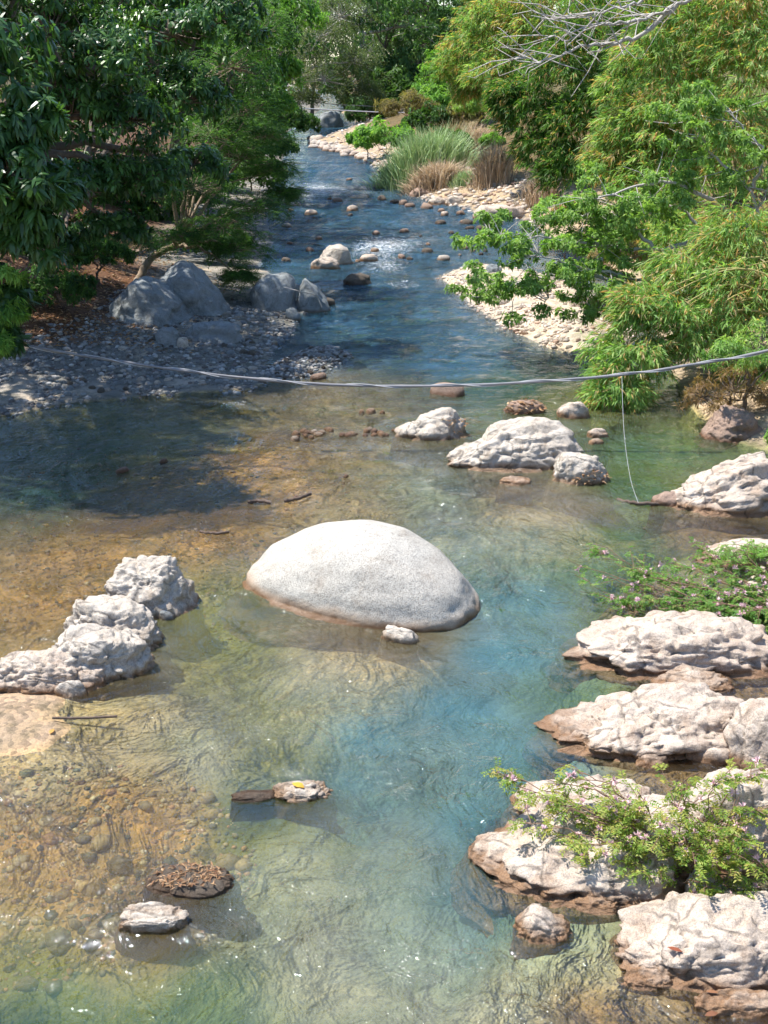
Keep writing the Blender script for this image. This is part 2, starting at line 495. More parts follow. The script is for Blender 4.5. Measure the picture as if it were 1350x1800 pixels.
def rock_shape(a, b, h, under, seed, sub=5, chunk=.5, rough=.12, fine=.03, prof=None, box=.85, fold=.5):
    rng = np.random.RandomState(seed)
    d, f = ico(sub)
    q = np.sign(d) * np.abs(d) ** box
    q /= np.linalg.norm(q, axis=1)[:, None] ** .5
    N = rng.normal(size=(16, 3)); N /= np.linalg.norm(N, axis=1)[:, None]
    off = rng.uniform(.72, 1.0, 16)
    k = 14.0
    r = np.exp(-k * 1.15)
    for n, o in zip(N, off):
        dn = np.maximum(d @ n, 1e-3)
        r = r + np.exp(-k * np.minimum(o / dn, 3))
    r = -np.log(r) / k
    p = q * (1 + chunk * (r - 1))[:, None]
    p = p * (1 + rough * (fbm(d * 1.5 + seed, 3, seed) + fold * .9 * billow(d * 2.0 + seed * 2, 3, seed + 5)))[:, None]
    p[:, 0] /= np.abs(p[:, 0]).max(); p[:, 1] /= np.abs(p[:, 1]).max()
    up = p[:, 2] > 0
    p[:, 2] = np.where(up, p[:, 2] / p[:, 2].max() * h, p[:, 2] / -p[:, 2].min() * under)
    if prof:
        pr = np.interp(p[:, 0], [u for u, _ in prof], [v for _, v in prof])
        p[:, 2] = np.where(up, p[:, 2] * pr, p[:, 2])
    fl = 1 + np.where(p[:, 2] < 0, (.22 + .4 * fbm(d * 2.5 + seed, 3, seed)) * (-p[:, 2] / max(under, .01)) ** 1.2 * min(1.0, under / max(b, .05)), 0) if under > 0 else 1
    lowk = np.clip(-p[:, 2] / under, 0, 1)
    hor = np.sqrt(p[:, 0] ** 2 + p[:, 1] ** 2) + 1e-6
    tgt = np.where(lowk > 0, np.maximum(hor, np.minimum(1, hor * 3)) , hor)
    p[:, 0] *= tgt / hor * fl; p[:, 1] *= tgt / hor * fl
    p[:, 0] *= a; p[:, 1] *= b
    if fine:
        nrm = d / np.array([a, b, max(h, .05)]); nrm /= np.linalg.norm(nrm, axis=1)[:, None]
        s = 1 / max(.35 * min(a, b), .08)
        dd = fine * (1.1 * fold * billow(p * s * .30 + .3 * fbm(p * s * .4, 2, seed + 7)[:, None] + seed * 3, 4, seed + 40, .40) + .35 * fbm(p * s * 1.9, 3, seed + 60))
        if sub >= 5 and fold > 0:
            wq = p * s * .33 + .35 * np.c_[fbm(p * s * .6, 2, seed + 81), fbm(p * s * .6, 2, seed + 82), fbm(p * s * .6, 2, seed + 83)]
            for q_, am in ((0, 1.0), (1, .7)):
                g1 = perlin(wq * (1 + .8 * q_) + 9 * q_, seed + 90 + q_)
                dd = dd - fine * am * np.exp(-(g1 / .045) ** 2)
        p += nrm * dd[:, None]
    return p, f

M_ROCK = rock_mat('pale_granite', (.59, .525, .445), (.46, .395, .325), (.27, .20, .14))
M_ROCKP = rock_mat('pinkish_granite', (.60, .505, .415), (.48, .385, .305), (.29, .19, .125), wetz=.085)
M_HERO = rock_mat('smooth_granite', (.49, .46, .405), (.44, .405, .35), (.34, .29, .235), crack=0.0, speck=.8, wetz=.045, band=True, bd=.022)
M_GREY = rock_mat('grey_granite', (.30, .32, .32), (.22, .235, .24), (.16, .16, .15), crack=.6)
M_DARK = rock_mat('wet_dark_rock', (.16, .13, .10), (.11, .09, .07), (.07, .055, .04), crack=.4)
M_RED = rock_mat('reddish_rock', (.36, .25, .19), (.29, .21, .16), (.22, .15, .11), crack=.4)

ROCKS = []    # (x, y, a, b, yaw) for ripples round them
def rock(name, label, x0, x1, ytop, ybase, seed, mat=M_ROCK, dr=.6, yaw=0, z0=None, sub=5, chunk=.5, rough=.12, fine=.03, prof=None, box=.85, fold=.5, hmin=.08, group=None, cat='rock', ripple=True, hs=1.0):
    cx = (x0 + x1) / 2
    zb = 0.0
    if z0 is None:
        g = G(cx, ybase); zb = max(0.0, tz(g.x, g.y + .2))
    else: zb = z0
    g = G(cx, ybase, zb); s = mpp(g)
    a = (x1 - x0) / 2 * s; E = (ybase - ytop) * s
    th = math.atan2(CAM_H - zb, g.y)
    st, ct = math.sin(th), math.cos(th)
    b = min(dr * a, E * .44 / st)
    h = math.sqrt(max((E - b * st) ** 2 - (b * st) ** 2, 0)) / ct
    h = max(h, hmin) * hs
    c = Vector((g.x, g.y + b, zb))
    if yaw:      # keep the screen width when turned
        cyw, syw = math.cos(yaw), math.sin(yaw)
        k = math.sqrt((cyw) ** 2 + (dr * syw) ** 2); a = a / k
    under = max(.35, min(1.4, -tz(c.x, c.y) + zb + .3))
    p, f = rock_shape(a, b, h, under, seed, sub, chunk, rough, fine, prof, box, fold)
    if yaw:
        x = p[:, 0] * cyw - p[:, 1] * syw; y = p[:, 0] * syw + p[:, 1] * cyw
        p[:, 0], p[:, 1] = x, y
    me = mk_mesh(name, p, f, mat, None, True)
    o = obj(name, me, None, label, cat, group, None, c)
    if zb < .05 and ripple: ROCKS.append((c.x, c.y, a, b, yaw))
    return o

# the large smooth boulder in mid-stream
rock('boulder', 'huge smooth pale grey boulder alone in the middle of the stream', 404, 850, 906, 1098, 3, M_HERO, dr=.6, yaw=R(-24), sub=6, chunk=.40, rough=.05, fine=.010, box=1.0, fold=0,
     prof=[(-1, .62), (-.75, .72), (-.4, .9), (0, 1.02), (.3, 1.0), (.6, .86), (.85, .72), (1, .55)])
rock('rock', 'small flat wedge of stone at the foot of the huge smooth boulder', 668, 735, 1102, 1131, 11, M_ROCK, dr=.5, sub=4, chunk=.7, hmin=.06, yaw=R(-25))
# left chain of rocks
rock('boulder', 'tall pale rounded boulder at the outer end of the left rock chain', 162, 342, 976, 1090, 21, M_ROCK, dr=.75, sub=6, chunk=.7, rough=.15, fine=.042, fold=.5)
rock('boulder', 'creased pale boulder second in the left rock chain, dark shaded end', 84, 282, 1046, 1152, 22, M_ROCK, dr=.7, sub=6, chunk=.7, rough=.15, fine=.042, fold=.5, yaw=R(-20))
rock('boulder', 'lumpy pale boulder third in the left rock chain with rusty edge', 42, 264, 1100, 1207, 33, M_ROCK, dr=.62, sub=6, chunk=.7, rough=.15, fine=.042, fold=.5, yaw=R(14))
rock('boulder', 'low broad pale boulder at the sand patch end of the rock chain', -70, 182, 1134, 1226, 41, M_ROCKP, dr=.5, sub=6, chunk=.7, rough=.15, fine=.042, fold=.5)
rock('rock', 'small pointed grey stone at the foot of the low broad boulder', 94, 152, 1194, 1227, 44, M_ROCK, dr=.6, sub=4, chunk=.7, fine=.015)
rock('rock', 'little grey stone wedged under the outer boulder of the rock chain', 276, 306, 1070, 1092, 45, M_GREY, dr=.7, sub=3, chunk=.5, fine=.006, hmin=.05)
# mid-stream craggy group
rock('boulder', 'large craggy pale boulder with folded ridges in mid-stream', 778, 1036, 728, 833, 51, M_ROCK, dr=.62, sub=6, chunk=.75, rough=.13, fine=.05, fold=.55,
     prof=[(-1, .35), (-.6, .55), (-.2, .95), (.1, 1.0), (.45, .98), (.75, .9), (1, .6)])
rock('boulder', 'craggy stone leaning against the large folded boulder, dry leaves at its foot', 968, 1078, 792, 853, 52, M_ROCK, dr=.7, sub=5, chunk=.7, rough=.14, fine=.03, fold=.5)
rock('boulder', 'pale craggy rock with brown leaves caught on its upstream side', 692, 832, 712, 776, 53, M_ROCK, dr=.65, sub=5, chunk=.7, rough=.14, fine=.035, fold=.5,
     prof=[(-1, .45), (-.5, .62), (0, .9), (.5, 1.0), (1, .8)])
rock('rock', 'low reddish rock strewn with dry leaves upstream of the craggy boulder', 884, 962, 702, 729, 54, M_RED, dr=.6, sub=4, chunk=.5)
rock('rock', 'pale flat rock under the hanging bamboo tip', 980, 1042, 704, 737, 55, M_ROCKP, dr=.6, sub=4, chunk=.5)
rock('rock', 'small pale rock in the riffle below the hanging bamboo', 1032, 1072, 752, 771, 56, M_ROCKP, dr=.6, sub=4, chunk=.5, hmin=.07)
rock('rock', 'smallest pale pebble-like rock beside the craggy leaning stone', 1034, 1062, 770, 782, 57, M_ROCKP, dr=.6, sub=3, hmin=.04, fine=.01)
rock('rock', 'barely emerging tan rock in front of the large craggy boulder', 876, 936, 836, 853, 58, M_ROCKP, dr=.6, sub=4, hmin=.05)
# foreground emergent rocks
rock('rock', 'small dark-tailed rock with a yellow leaf on its pale top', 470, 586, 1370, 1412, 61, M_ROCK, dr=.55, sub=5, chunk=.5, rough=.2, fine=.03)
rock('rock', 'low wet rock ledge trailing upstream of the yellow leaf rock', 404, 490, 1388, 1410, 62, M_DARK, dr=.4, sub=4, hmin=.04, fine=.015, yaw=R(8))
rock('rock', 'dark rounded rock covered in dry fallen leaves', 246, 416, 1516, 1582, 63, M_DARK, dr=.75, sub=5, chunk=.3, rough=.1, fine=.015, hs=.7)
rock('rock', 'flat-topped white rock in the shallows beside the leaf-covered rock', 196, 328, 1592, 1642, 64, M_ROCK, dr=.5, sub=5, chunk=.8, rough=.14, fine=.025, box=.6)
# right bank rocks
rock('boulder', 'cracked pinkish ledge at the right bank below the hanging bamboo', 1180, 1450, 790, 912, 71, M_ROCKP, dr=.65, sub=6, chunk=.5, rough=.2, fine=.05, prof=[(-1, .4), (-.5, .65), (0, .95), (.5, 1), (1, 1)])
rock('boulder', 'low pinkish rock lying behind the pink-flowered creeping shrub', 1225, 1450, 944, 1002, 72, M_ROCKP, dr=.5, sub=5, chunk=.5, rough=.16, fine=.03)
rock('boulder', 'broad pale ledge under the pink-flowered creeping shrub', 1000, 1460, 1056, 1206, 73, M_ROCKP, dr=.55, sub=6, chunk=.55, rough=.2, fine=.06, prof=[(-1, .55), (-.6, .8), (-.2, 1), (.3, .95), (1, .9)])
rock('boulder', 'long pale ledge with brown lower face dappled by twig shadows', 956, 1440, 1190, 1342, 74, M_ROCKP, dr=.5, sub=6, chunk=.55, rough=.2, fine=.055, prof=[(-1, .45), (-.6, .7), (-.1, 1), (.4, .95), (1, .8)], yaw=R(8))
rock('boulder', 'smooth whitish boulder beside the long brown-faced ledge', 1286, 1470, 1222, 1352, 75, M_ROCKP, dr=.7, sub=5, chunk=.6, rough=.12, fine=.02, z0=.08)
rock('rock', 'low brown stone in the pool below the smooth whitish boulder', 1208, 1310, 1298, 1345, 76, M_ROCKP, dr=.6, sub=4, fine=.02)
rock('boulder', 'wide pale sloping slab under the tall flowering shrub', 836, 1330, 1374, 1612, 77, M_ROCKP, dr=.8, sub=6, chunk=.5, rough=.16, fine=.05, prof=[(-1, .35), (-.6, .6), (-.1, .9), (.4, 1), (1, 1)], yaw=R(6), hs=.9)
rock('rock', 'brownish tongue of rock at the water end of the wide slab', 822, 960, 1462, 1530, 78, M_ROCKP, dr=.7, sub=5, fine=.025, chunk=.5)
rock('boulder', 'pale upper slab behind the tall flowering shrub', 900, 1180, 1360, 1470, 79, M_ROCKP, dr=.6, sub=5, chunk=.5, rough=.16, fine=.035)
rock('boulder', 'big pale bank boulder on the far side of the tall flowering shrub', 1190, 1480, 1340, 1530, 80, M_ROCKP, dr=.7, sub=6, chunk=.5, rough=.16, fine=.04, z0=.05)
rock('rock', 'rounded grey stone under the stems of the tall flowering shrub', 1205, 1275, 1530, 1592, 81, M_ROCK, dr=.8, sub=4, fine=.012, chunk=.3)
rock('boulder', 'large pale boulder patterned with leaf shadows below the flowering shrub', 1098, 1490, 1562, 1762, 82, M_ROCKP, dr=.7, sub=6, chunk=.5, rough=.16, fine=.045, prof=[(-1, .5), (-.6, .75), (-.1, 1), (.5, 1), (1, .9)])
rock('rock', 'lone pyramidal stone standing in the shallows off the wide slab', 906, 1014, 1592, 1664, 83, M_ROCKP, dr=.75, sub=5, chunk=.7, rough=.14, fine=.02, prof=[(-1, .3), (-.4, .9), (-.1, 1), (.4, .6), (1, .25)])
rock('rock', 'flat brown wet rock in front of the leaf-shadowed boulder', 1090, 1192, 1700, 1742, 84, M_ROCKP, dr=.6, sub=5, fine=.02, chunk=.6)
rock('rock', 'low pale stone at the shore beside the flat brown wet rock', 1225, 1400, 1742, 1790, 85, M_ROCKP, dr=.5, sub=5, fine=.02, chunk=.6)
rock('rock', 'low brown wet rock between the shrub ledge and the long ledge', 1150, 1300, 1178, 1222, 86, M_ROCKP, dr=.5, sub=5, fine=.025, chunk=.6)
rock('rock', 'pinkish stone tucked behind the broad shrub ledge', 1290, 1450, 1012, 1080, 87, M_ROCKP, dr=.6, sub=5, fine=.03, chunk=.6)
rock('rock', 'small brown stone in the pool beside the long ledge', 1115, 1180, 1322, 1352, 88, M_ROCKP, dr=.6, sub=4, fine=.015, chunk=.6)
rock('rock', 'flat tan rock beside the lone pyramidal stone', 1000, 1110, 1560, 1604, 89, M_ROCKP, dr=.6, sub=5, fine=.02, chunk=.6)
rock('rock', 'rounded wet rock at the pool edge under the cracked ledge', 1150, 1235, 862, 892, 90, M_RED, dr=.6, sub=4, fine=.015, chunk=.4)
# left bank rocks in the shade
rock('boulder', 'rounded blue-grey boulder at the water edge of the gravel bank', 436, 524, 480, 545, 91, M_GREY, dr=.85, sub=5, chunk=.75, rough=.06, fine=.01)
rock('boulder', 'angular blue-grey boulder with a dead twig across it', 512, 580, 488, 547, 92, M_GREY, dr=.9, sub=5, chunk=.8, rough=.08, fine=.012, prof=[(-1, 1), (-.3, 1), (.3, .8), (1, .35)])
rock('rock', 'small grey stone at the foot of the two blue-grey boulders', 500, 528, 540, 562, 93, M_GREY, dr=.7, sub=3, fine=.01)
rock('rock', 'dark wet stone at the tip of the angular blue-grey boulder', 556, 590, 522, 536, 94, M_DARK, dr=.6, sub=3, fine=.01)
rock('boulder', 'long shaded grey rock slab beneath the leaning feathery tree', 235, 392, 452, 555, 95, M_GREY, dr=1.1, sub=5, chunk=.5, rough=.14, fine=.04, prof=[(-1, .7), (0, 1), (.5, .8), (1, .35)])
rock('boulder', 'dark mossy shaded outcrop left of the leaning feathery tree', 170, 330, 480, 570, 96, M_GREY, dr=1.0, sub=5, chunk=.5, rough=.14, fine=.04, prof=[(-1, .6), (-.3, 1), (.4, .8), (1, .4)])
rock('rock', 'squat grey rock with a pale top on the shaded gravel', 266, 312, 574, 606, 97, M_GREY, dr=.8, sub=4, chunk=.7, fine=.012)
rock('rock', 'wide low shaded rock above the gravel beside the grey slab', 318, 420, 560, 597, 98, M_GREY, dr=.8, sub=4, chunk=.6, fine=.02)
rock('rock', 'small pale stone in front of the squat grey rock', 308, 330, 592, 606, 99, M_ROCK, dr=.8, sub=3, fine=.006, hmin=.05)
# far rocks
rock('boulder', 'pale rock cluster top standing amid the upstream riffle', 560, 622, 430, 466, 101, M_ROCK, dr=.7, sub=4, chunk=.6)
rock('rock', 'low pale ledge at the base of the riffle rock', 545, 600, 452, 474, 102, M_ROCKP, dr=.5, sub=4, chunk=.5)
rock('rock', 'small pale stone beside the riffle rock', 630, 664, 446, 460, 103, M_ROCKP, dr=.6, sub=3)
rock('rock', 'dark mossy rock downstream of the riffle rock', 602, 654, 480, 502, 104, M_DARK, dr=.7, sub=4)
rock('boulder', 'large grey boulder far upstream under the vine-draped tree', 552, 604, 195, 224, 105, M_GREY, dr=.8, sub=4, chunk=.5)
rock('boulder', 'long white flat slab at the far right shore', 828, 930, 360, 386, 106, M_ROCKP, dr=.5, sub=4, chunk=.6, z0=0)
rock('boulder', 'rounded reddish boulder below the tall grass clump', 716, 762, 330, 346, 107, M_RED, dr=.6, sub=4, z0=0)
rock('boulder', 'tan rounded stone beside the reddish boulder by the grass', 752, 786, 346, 360, 108, M_ROCKP, dr=.6, sub=4, z0=0)
rock('boulder', 'pale rounded stone between the grass clump and the white flat slab', 782, 820, 344, 362, 109, M_ROCKP, dr=.6, sub=4, z0=0)
rock('boulder', 'upright grey block at the head of the right gravel bar', 852, 884, 464, 486, 110, M_GREY, dr=.8, sub=4, chunk=.8)
rock('boulder', 'long whitish rock along the landward side of the gravel bar', 1000, 1075, 508, 545, 111, M_ROCKP, dr=.6, sub=4, chunk=.5)
rock('boulder', 'pale stone on the gravel bar by the backwater', 930, 985, 480, 500, 112, M_ROCKP, dr=.6, sub=4, chunk=.5)
rock('boulder', 'dark shadowed rock at the root of the hanging bamboo', 1245, 1350, 712, 765, 113, M_RED, dr=.8, sub=5, chunk=.5, rough=.18, fine=.04)
rock('rock', 'brown low rock at the water edge below the bamboo root', 1240, 1310, 748, 776, 114, M_RED, dr=.6, sub=4)
rk = random.Random(5)
for k, (a, b, wd) in enumerate([(850, 210, 40), (885, 230, 46), (905, 262, 50), (860, 275, 44), (915, 300, 50), (880, 318, 40), (930, 330, 46), (845, 240, 36), (870, 345, 34), (905, 350, 30), (940, 290, 36), (830, 300, 30)]):
    rock('bank_rock', 'pale tumbled rock on the far right bank slope below the bamboo', a - wd / 2, a + wd / 2, b - wd * .22, b + wd * .2, 120 + k, M_ROCKP, dr=.7, sub=4, chunk=.6, group='tumbled rocks on the far right bank', z0=max(0.05, 2.6 * (370 - b) / 370))

# ------------------------------------------------------------------ cobbles and gravel
cob_cache = {}
def cobble_mesh(k, mat):
    key = (k, mat.name)
    if key not in cob_cache:
        p, f = rock_shape(1, .8, .62, .5, 300 + k, 2, .5, .12, 0)
        cob_cache[key] = mk_mesh('cobble', p, f, mat, None, True)
    return cob_cache[key]

def cobble(px, py, wpx, label, group, mat, rng, name='cobble', onwater=False):
    g = G(px, py)
    z = tz(g.x, g.y)
    if z > 0: g = G(px, py, z); z = tz(g.x, g.y)
    if onwater: z = max(z, .012)
    s = mpp(g) * wpx / 2
    o = obj(name, cobble_mesh(rng.randrange(6), mat), None, label, 'stone', group, None, (g.x, g.y, z + s * .05))
    o.scale = (s, s * rng.uniform(.8, 1.1), s * rng.uniform(.7, 1.1) + (.0 if z > 0 else .12 * s))
    o.rotation_euler = (rng.uniform(-.2, .2), rng.uniform(-.2, .2), rng.uniform(0, 6.28))
    return o

def in_poly(x, y, poly):
    return sdf(np.array([[x, y]]), poly)[0]

rc = random.Random(12)
n = 0
while n < 110:
    a, b = rc.uniform(60, 520), rc.uniform(548, 690)
    g = G(a, b)
    d = in_poly(g.x, g.y, LEFT)
    if d < .1 or d > 4.6: continue
    cobble(a, b, rc.choice([10, 11, 12, 13, 14, 17, 20]), 'grey rounded cobble on the shaded left gravel bank', 'cobbles on the shaded gravel bank', rc.choice([M_GREY, M_GREY, M_DARK, M_ROCK]), rc)
    n += 1
n = 0
while n < 45:
    a, b = rc.uniform(475, 615), rc.uniform(608, 665)
    g = G(a, b)
    if in_poly(g.x, g.y, SPIT) < .03: continue
    cobble(a, b, rc.uniform(9, 15), 'dark rounded cobble on the small spit below the gravel bank', 'cobbles on the small dark spit', rc.choice([M_GREY, M_DARK, M_DARK]), rc)
    n += 1
n = 0
while n < 60:
    a, b = rc.uniform(775, 1080), rc.uniform(465, 600)
    g = G(a, b)
    if in_poly(g.x, g.y, BAR) < .05: continue
    cobble(a, b, rc.choice([9, 10, 12, 14, 20]), 'pale pinkish cobble on the sunlit gravel bar', 'cobbles on the sunlit gravel bar', rc.choice([M_ROCKP, M_ROCKP, M_ROCK, M_RED]), rc)
    n += 1
for k in range(34):
    t = rc.random(); a = 520 + 170 * t + rc.uniform(-6, 6); b = 768 - 6 * t + rc.gauss(0, 4) - (8 * math.exp(-((a - 572) / 18) ** 2))
    cobble(a, b, rc.uniform(7, 17), 'rounded cobble in the line of stones across the riffle', 'line of cobbles across the riffle', rc.choice([M_RED, M_ROCKP, M_ROCK, M_ROCKP]), rc, onwater=True)
for k in range(70):
    a = rc.uniform(545, 690); b = 248 + (a - 545) * .28 + rc.uniform(-6, 9)
    cobble(a, b, rc.uniform(9, 24), 'white cobble on the far cobble bar before the tall grass', 'white cobbles on the far bar', rc.choice([M_ROCK, M_ROCKP, M_ROCKP]), rc, onwater=True)
for k in range(90):
    a = rc.uniform(480, 900); b = rc.uniform(300, 480)
    g = G(a, b)
    if in_poly(g.x, g.y, LEFT) > -.2 or in_poly(g.x, g.y, RIGHT) > -.2: continue
    if abs(b - 345) > 35 and abs(b - 425) > 35: continue
    cobble(a, b, rc.uniform(8, 26), 'stone breaking the surface of the upstream rapids', 'stones in the upstream rapids', rc.choice([M_RED, M_ROCKP, M_DARK, M_DARK, M_ROCK]), rc, onwater=True)
for a, b, wd, lab in [(215, 828, 24, 'rusty stone at the edge of the shade in the left pool'), (288, 812, 16, 'small dark stone alone in the shaded left pool'), (786, 692, 60, 'wide brown stone upstream of the pale craggy rock'), (560, 664, 30, 'brown stone just off the dark spit'), (520, 876, 14, 'small pale stone caught with the short dark branch'), (608, 838, 12, 'tiny brown stone in the shallows upstream of the huge boulder')]:
    cobble(a, b, wd, lab, None, M_RED, rc, onwater=True)
for a, b, wd in [(652, 725, 22), (636, 726, 14), (672, 726, 10)]:
    cobble(a, b, wd, 'tan stone of the little trio above the line of cobbles', 'trio of tan stones in the riffle', M_ROCKP, rc, onwater=True)

def gravel(name, label, pts, sizes, cols, sub=0):
    d, f = ico(sub)
    rng = np.random.RandomState(len(pts))
    V = []; C = []; Fs = []
    nv = len(d)
    for i, (p, s, c) in enumerate(zip(pts, sizes, cols)):
        q = d * (1 + rng.uniform(-.22, .22, (nv, 1)))
        ax = rng.uniform(.65, 1.1, 3) * np.array([1, 1, .6])
        q = q * ax
        t = rng.uniform(0, 6.28); ct, st = math.cos(t), math.sin(t)
        q = np.c_[q[:, 0] * ct - q[:, 1] * st, q[:, 0] * st + q[:, 1] * ct, q[:, 2]]
        V.append(q * s + p); Fs.append(f + i * nv); C.append(np.tile(c, (nv, 1)))
    me = mk_mesh(name, np.concatenate(V), np.concatenate(Fs), M_PEB, np.concatenate(C), True)
    return obj(name, me, None, label, 'gravel', None, 'stuff')

M_PEB = attr_mat('pebbles', .75)
rng = np.random.RandomState(3)
def scatter(n, x0, x1, y0, y1, test, smin, smax, pal, sink=.1, pw=2.0):
    pts = []; sz = []; cl = []
    tries = 0
    A = np.c_[rng.uniform(x0, x1, n * 6), rng.uniform(y0, y1, n * 6)]
    W = np.array([tuple(G(a, b)[:2]) for a, b in A])
    ok = test(A, W)
    W = W[ok][:n]
    for x, y in W:
        s = smin + (smax - smin) * rng.rand() ** pw
        pts.append((x, y, tz(x, y) + s * sink)); sz.append(s)
        c = np.array(pal[rng.randint(len(pal))]) * rng.uniform(.6, 1.35)
        cl.append(c)
    return np.array(pts), np.array(sz), np.array(cl)

GP = [(.20, .20, .19), (.26, .25, .24), (.15, .15, .15), (.30, .27, .23), (.34, .33, .31), (.12, .10, .09)]
BP = [(.52, .43, .35), (.44, .34, .26), (.58, .50, .42), (.36, .24, .17), (.46, .40, .34)]
UP = [(.44, .28, .11), (.36, .23, .10), (.48, .34, .17), (.20, .14, .07), (.46, .22, .09), (.12, .11, .06)]
def tl(A, W):
    d = sdf(W, LEFT); return (d > -.12) & (d < 5.0) & ((W[:, 1] > 26.5) | (fbm(np.c_[W, W[:, 0] * 0] * .8, 2, 4) > -.05))
gravel('gravel', 'grey river gravel covering the shaded left bank', *scatter(7000, -60, 560, 540, 735, tl, .014, .10, GP, .1, 3.5))
gravel('gravel', 'dark gravel of the small spit', *scatter(900, 470, 620, 605, 668, lambda A, W: sdf(W, SPIT) > -.12, .025, .08, GP))
gravel('gravel', 'pale pink gravel of the sunlit bar', *scatter(4200, 765, 1130, 460, 630, lambda A, W: (sdf(W, BAR) > -.2) & (fbm(np.c_[W, W[:, 0] * 0] * .9, 3, 14) > -.12), .014, .10, BP, .1, 4.0))
gravel('gravel', 'far pale gravel along the upstream right shore', *scatter(1800, 540, 960, 235, 400, lambda A, W: (sdf(W, RIGHT) > -.5) & (sdf(W, RIGHT) < 3.5), .05, .22, BP))
def tsub(A, W):
    c = np.array([tuple(G(120, 1480)[:2])]); e = np.abs(perlin(np.c_[W, W[:, 0] * 0] * 1.2, 8))
    return (((A[:, 0] - 60) / 390) ** 2 + ((A[:, 1] - 1480) / 190) ** 2 < 1)
gravel('gravel', 'golden pebbles lying under the clear shallow water on the left', *scatter(2000, -20, 470, 1330, 1680, tsub, .012, .055, UP, -.15, 2.5))
gravel('gravel', 'larger submerged golden stones in the left shallows', *scatter(150, 0, 440, 1340, 1740, tsub, .04, .15, UP, .0, 2.5), sub=1)
def tgold(A, W): return (sdf(W, LEFT) < -.3)
gravel('gravel', 'golden submerged pebbles of the broad left shallows', *scatter(2200, -20, 640, 740, 1060, tgold, .015, .06, UP, .15, 3.0))

# ------------------------------------------------------------------ water
def water_mat():
    m = NT('river_water')
    co = m.n('TexCoord').outputs['Object']
    fo = m.n('Attribute', dict(attribute_name='col'))
    sep = m.n('SeparateColor', None, i0=fo.outputs['Color'])
    chop, foam = sep.outputs[0], sep.outputs[1]
    # ripples: swirling, two scales, drawn out a little along the flow
    wp = m.n('TexNoise', None, Vector=co, Scale=.55, Detail=2.0)
    wv = m.n('VectorMath', dict(operation='MULTIPLY_ADD'), i0=wp.outputs['Color'], i1=(1.6, 1.6, 0.), i2=co).outputs[0]
    mp = m.n('Mapping', None, Vector=wv, Scale=(1.0, .75, 1.0)).outputs[0]
    r1 = m.noise(mp, 3.2, 3, .55, .9)
    r2 = m.noise(mp, 9.0, 3, .55, 1.2)
    r2 = m.math('ABSOLUTE', m.math('SUBTRACT', r2, .5))
    r3 = m.noise(co, 28, 2, .5, .5)
    h = m.math('ADD', m.math('MULTIPLY', r1, 1.0), m.math('MULTIPLY', r2, -.38))
    h = m.math('ADD', h, m.math('MULTIPLY', r3, .10))
    r0 = m.noise(mp, 1.2, 3, .5, .6)
    h = m.math('ADD', h, m.math('MULTIPLY', m.math('MULTIPLY', r0, chop), 2.2))
    h = m.math('MULTIPLY', h, m.n('MapRange', None, Value=chop, i1=0., i2=1., i3=.38, i4=2.6).outputs[0])
    calm = m.n('MapRange', None, Value=m.noise(wv, .5, 2), i1=.35, i2=.65, i3=.35, i4=1.35).outputs[0]
    h = m.math('MULTIPLY', h, calm)
    bp = m.n('Bump', None, Strength=1.0, Distance=.15, Height=h)
    fr = m.n('Fresnel', None, IOR=1.7, Normal=bp)
    gl = m.n('BsdfGlossy', None, Color=(.86, .95, 1.0), Roughness=.045, Normal=bp)
    tr = m.n('BsdfTransparent', None, Color=(.88, .96, .93))
    mur = m.n('MapRange', None, Value=m.math('ADD', sep.outputs[2], m.math('MULTIPLY', m.math('SUBTRACT', m.noise(wv, .8, 4, .6), .5), .25)), i1=0., i2=1., i3=.04, i4=.95).outputs[0]
    bcol = m.n('Attribute', dict(attribute_name='body')).outputs['Color']
    bcol = m.mix(.8, bcol, m.ramp(m.noise(wv, 1.1, 6, .65), [(.3, (.5, .6, .58)), (.7, (1.3, 1.25, 1.2))]), 'MULTIPLY')
    bd = m.n('BsdfDiffuse', None, Color=bcol, Normal=bp)
    tr = m.n('MixShader', None, i0=mur, i1=tr, i2=bd)
    s = m.n('MixShader', None, i0=fr, i1=tr, i2=gl)
    fn = m.noise(mp, 7, 6, .75, 1.5)
    ff = m.n('MapRange', None, Value=m.math('ADD', fn, m.math('MULTIPLY', foam, .42)), i1=.70, i2=.86, i3=0., i4=.7).outputs[0]
    df = m.n('BsdfDiffuse', None, Color=(.8, .82, .83))
    m.surf(m.n('MixShader', None, i0=ff, i1=s, i2=df))
    return m.m

WX = axis(-60, 60, -9, 7, .13, 1.10)
WY = axis(-50, 260, 7, 30, .13, 1.035)
wx, wy = np.meshgrid(WX, WY)
W2 = np.c_[wx.ravel(), wy.ravel()]
W3 = np.c_[W2, np.zeros(len(W2))]
def blob(px, py, rx, ry):
    g = G(px, py); s = mpp(g)
    return np.exp(-(((W2[:, 0] - g.x) / (rx * s)) ** 2 + ((W2[:, 1] - g.y) / (ry * s)) ** 2))
chop = .14 + .16 * sstep(14, 24, W2[:, 1])
for a in [(620, 420, 160, 700), (700, 350, 160, 900), (560, 300, 100, 1200), (420, 715, 120, 90), (560, 720, 150, 120), (650, 560, 100, 300), (1060, 745, 50, 80), (880, 1050, 90, 120), (400, 1050, 60, 80), (700, 880, 150, 150)]:
    chop += .45 * blob(*a)
chop -= .34 * blob(120, 800, 300, 180)
foam = 0 * chop
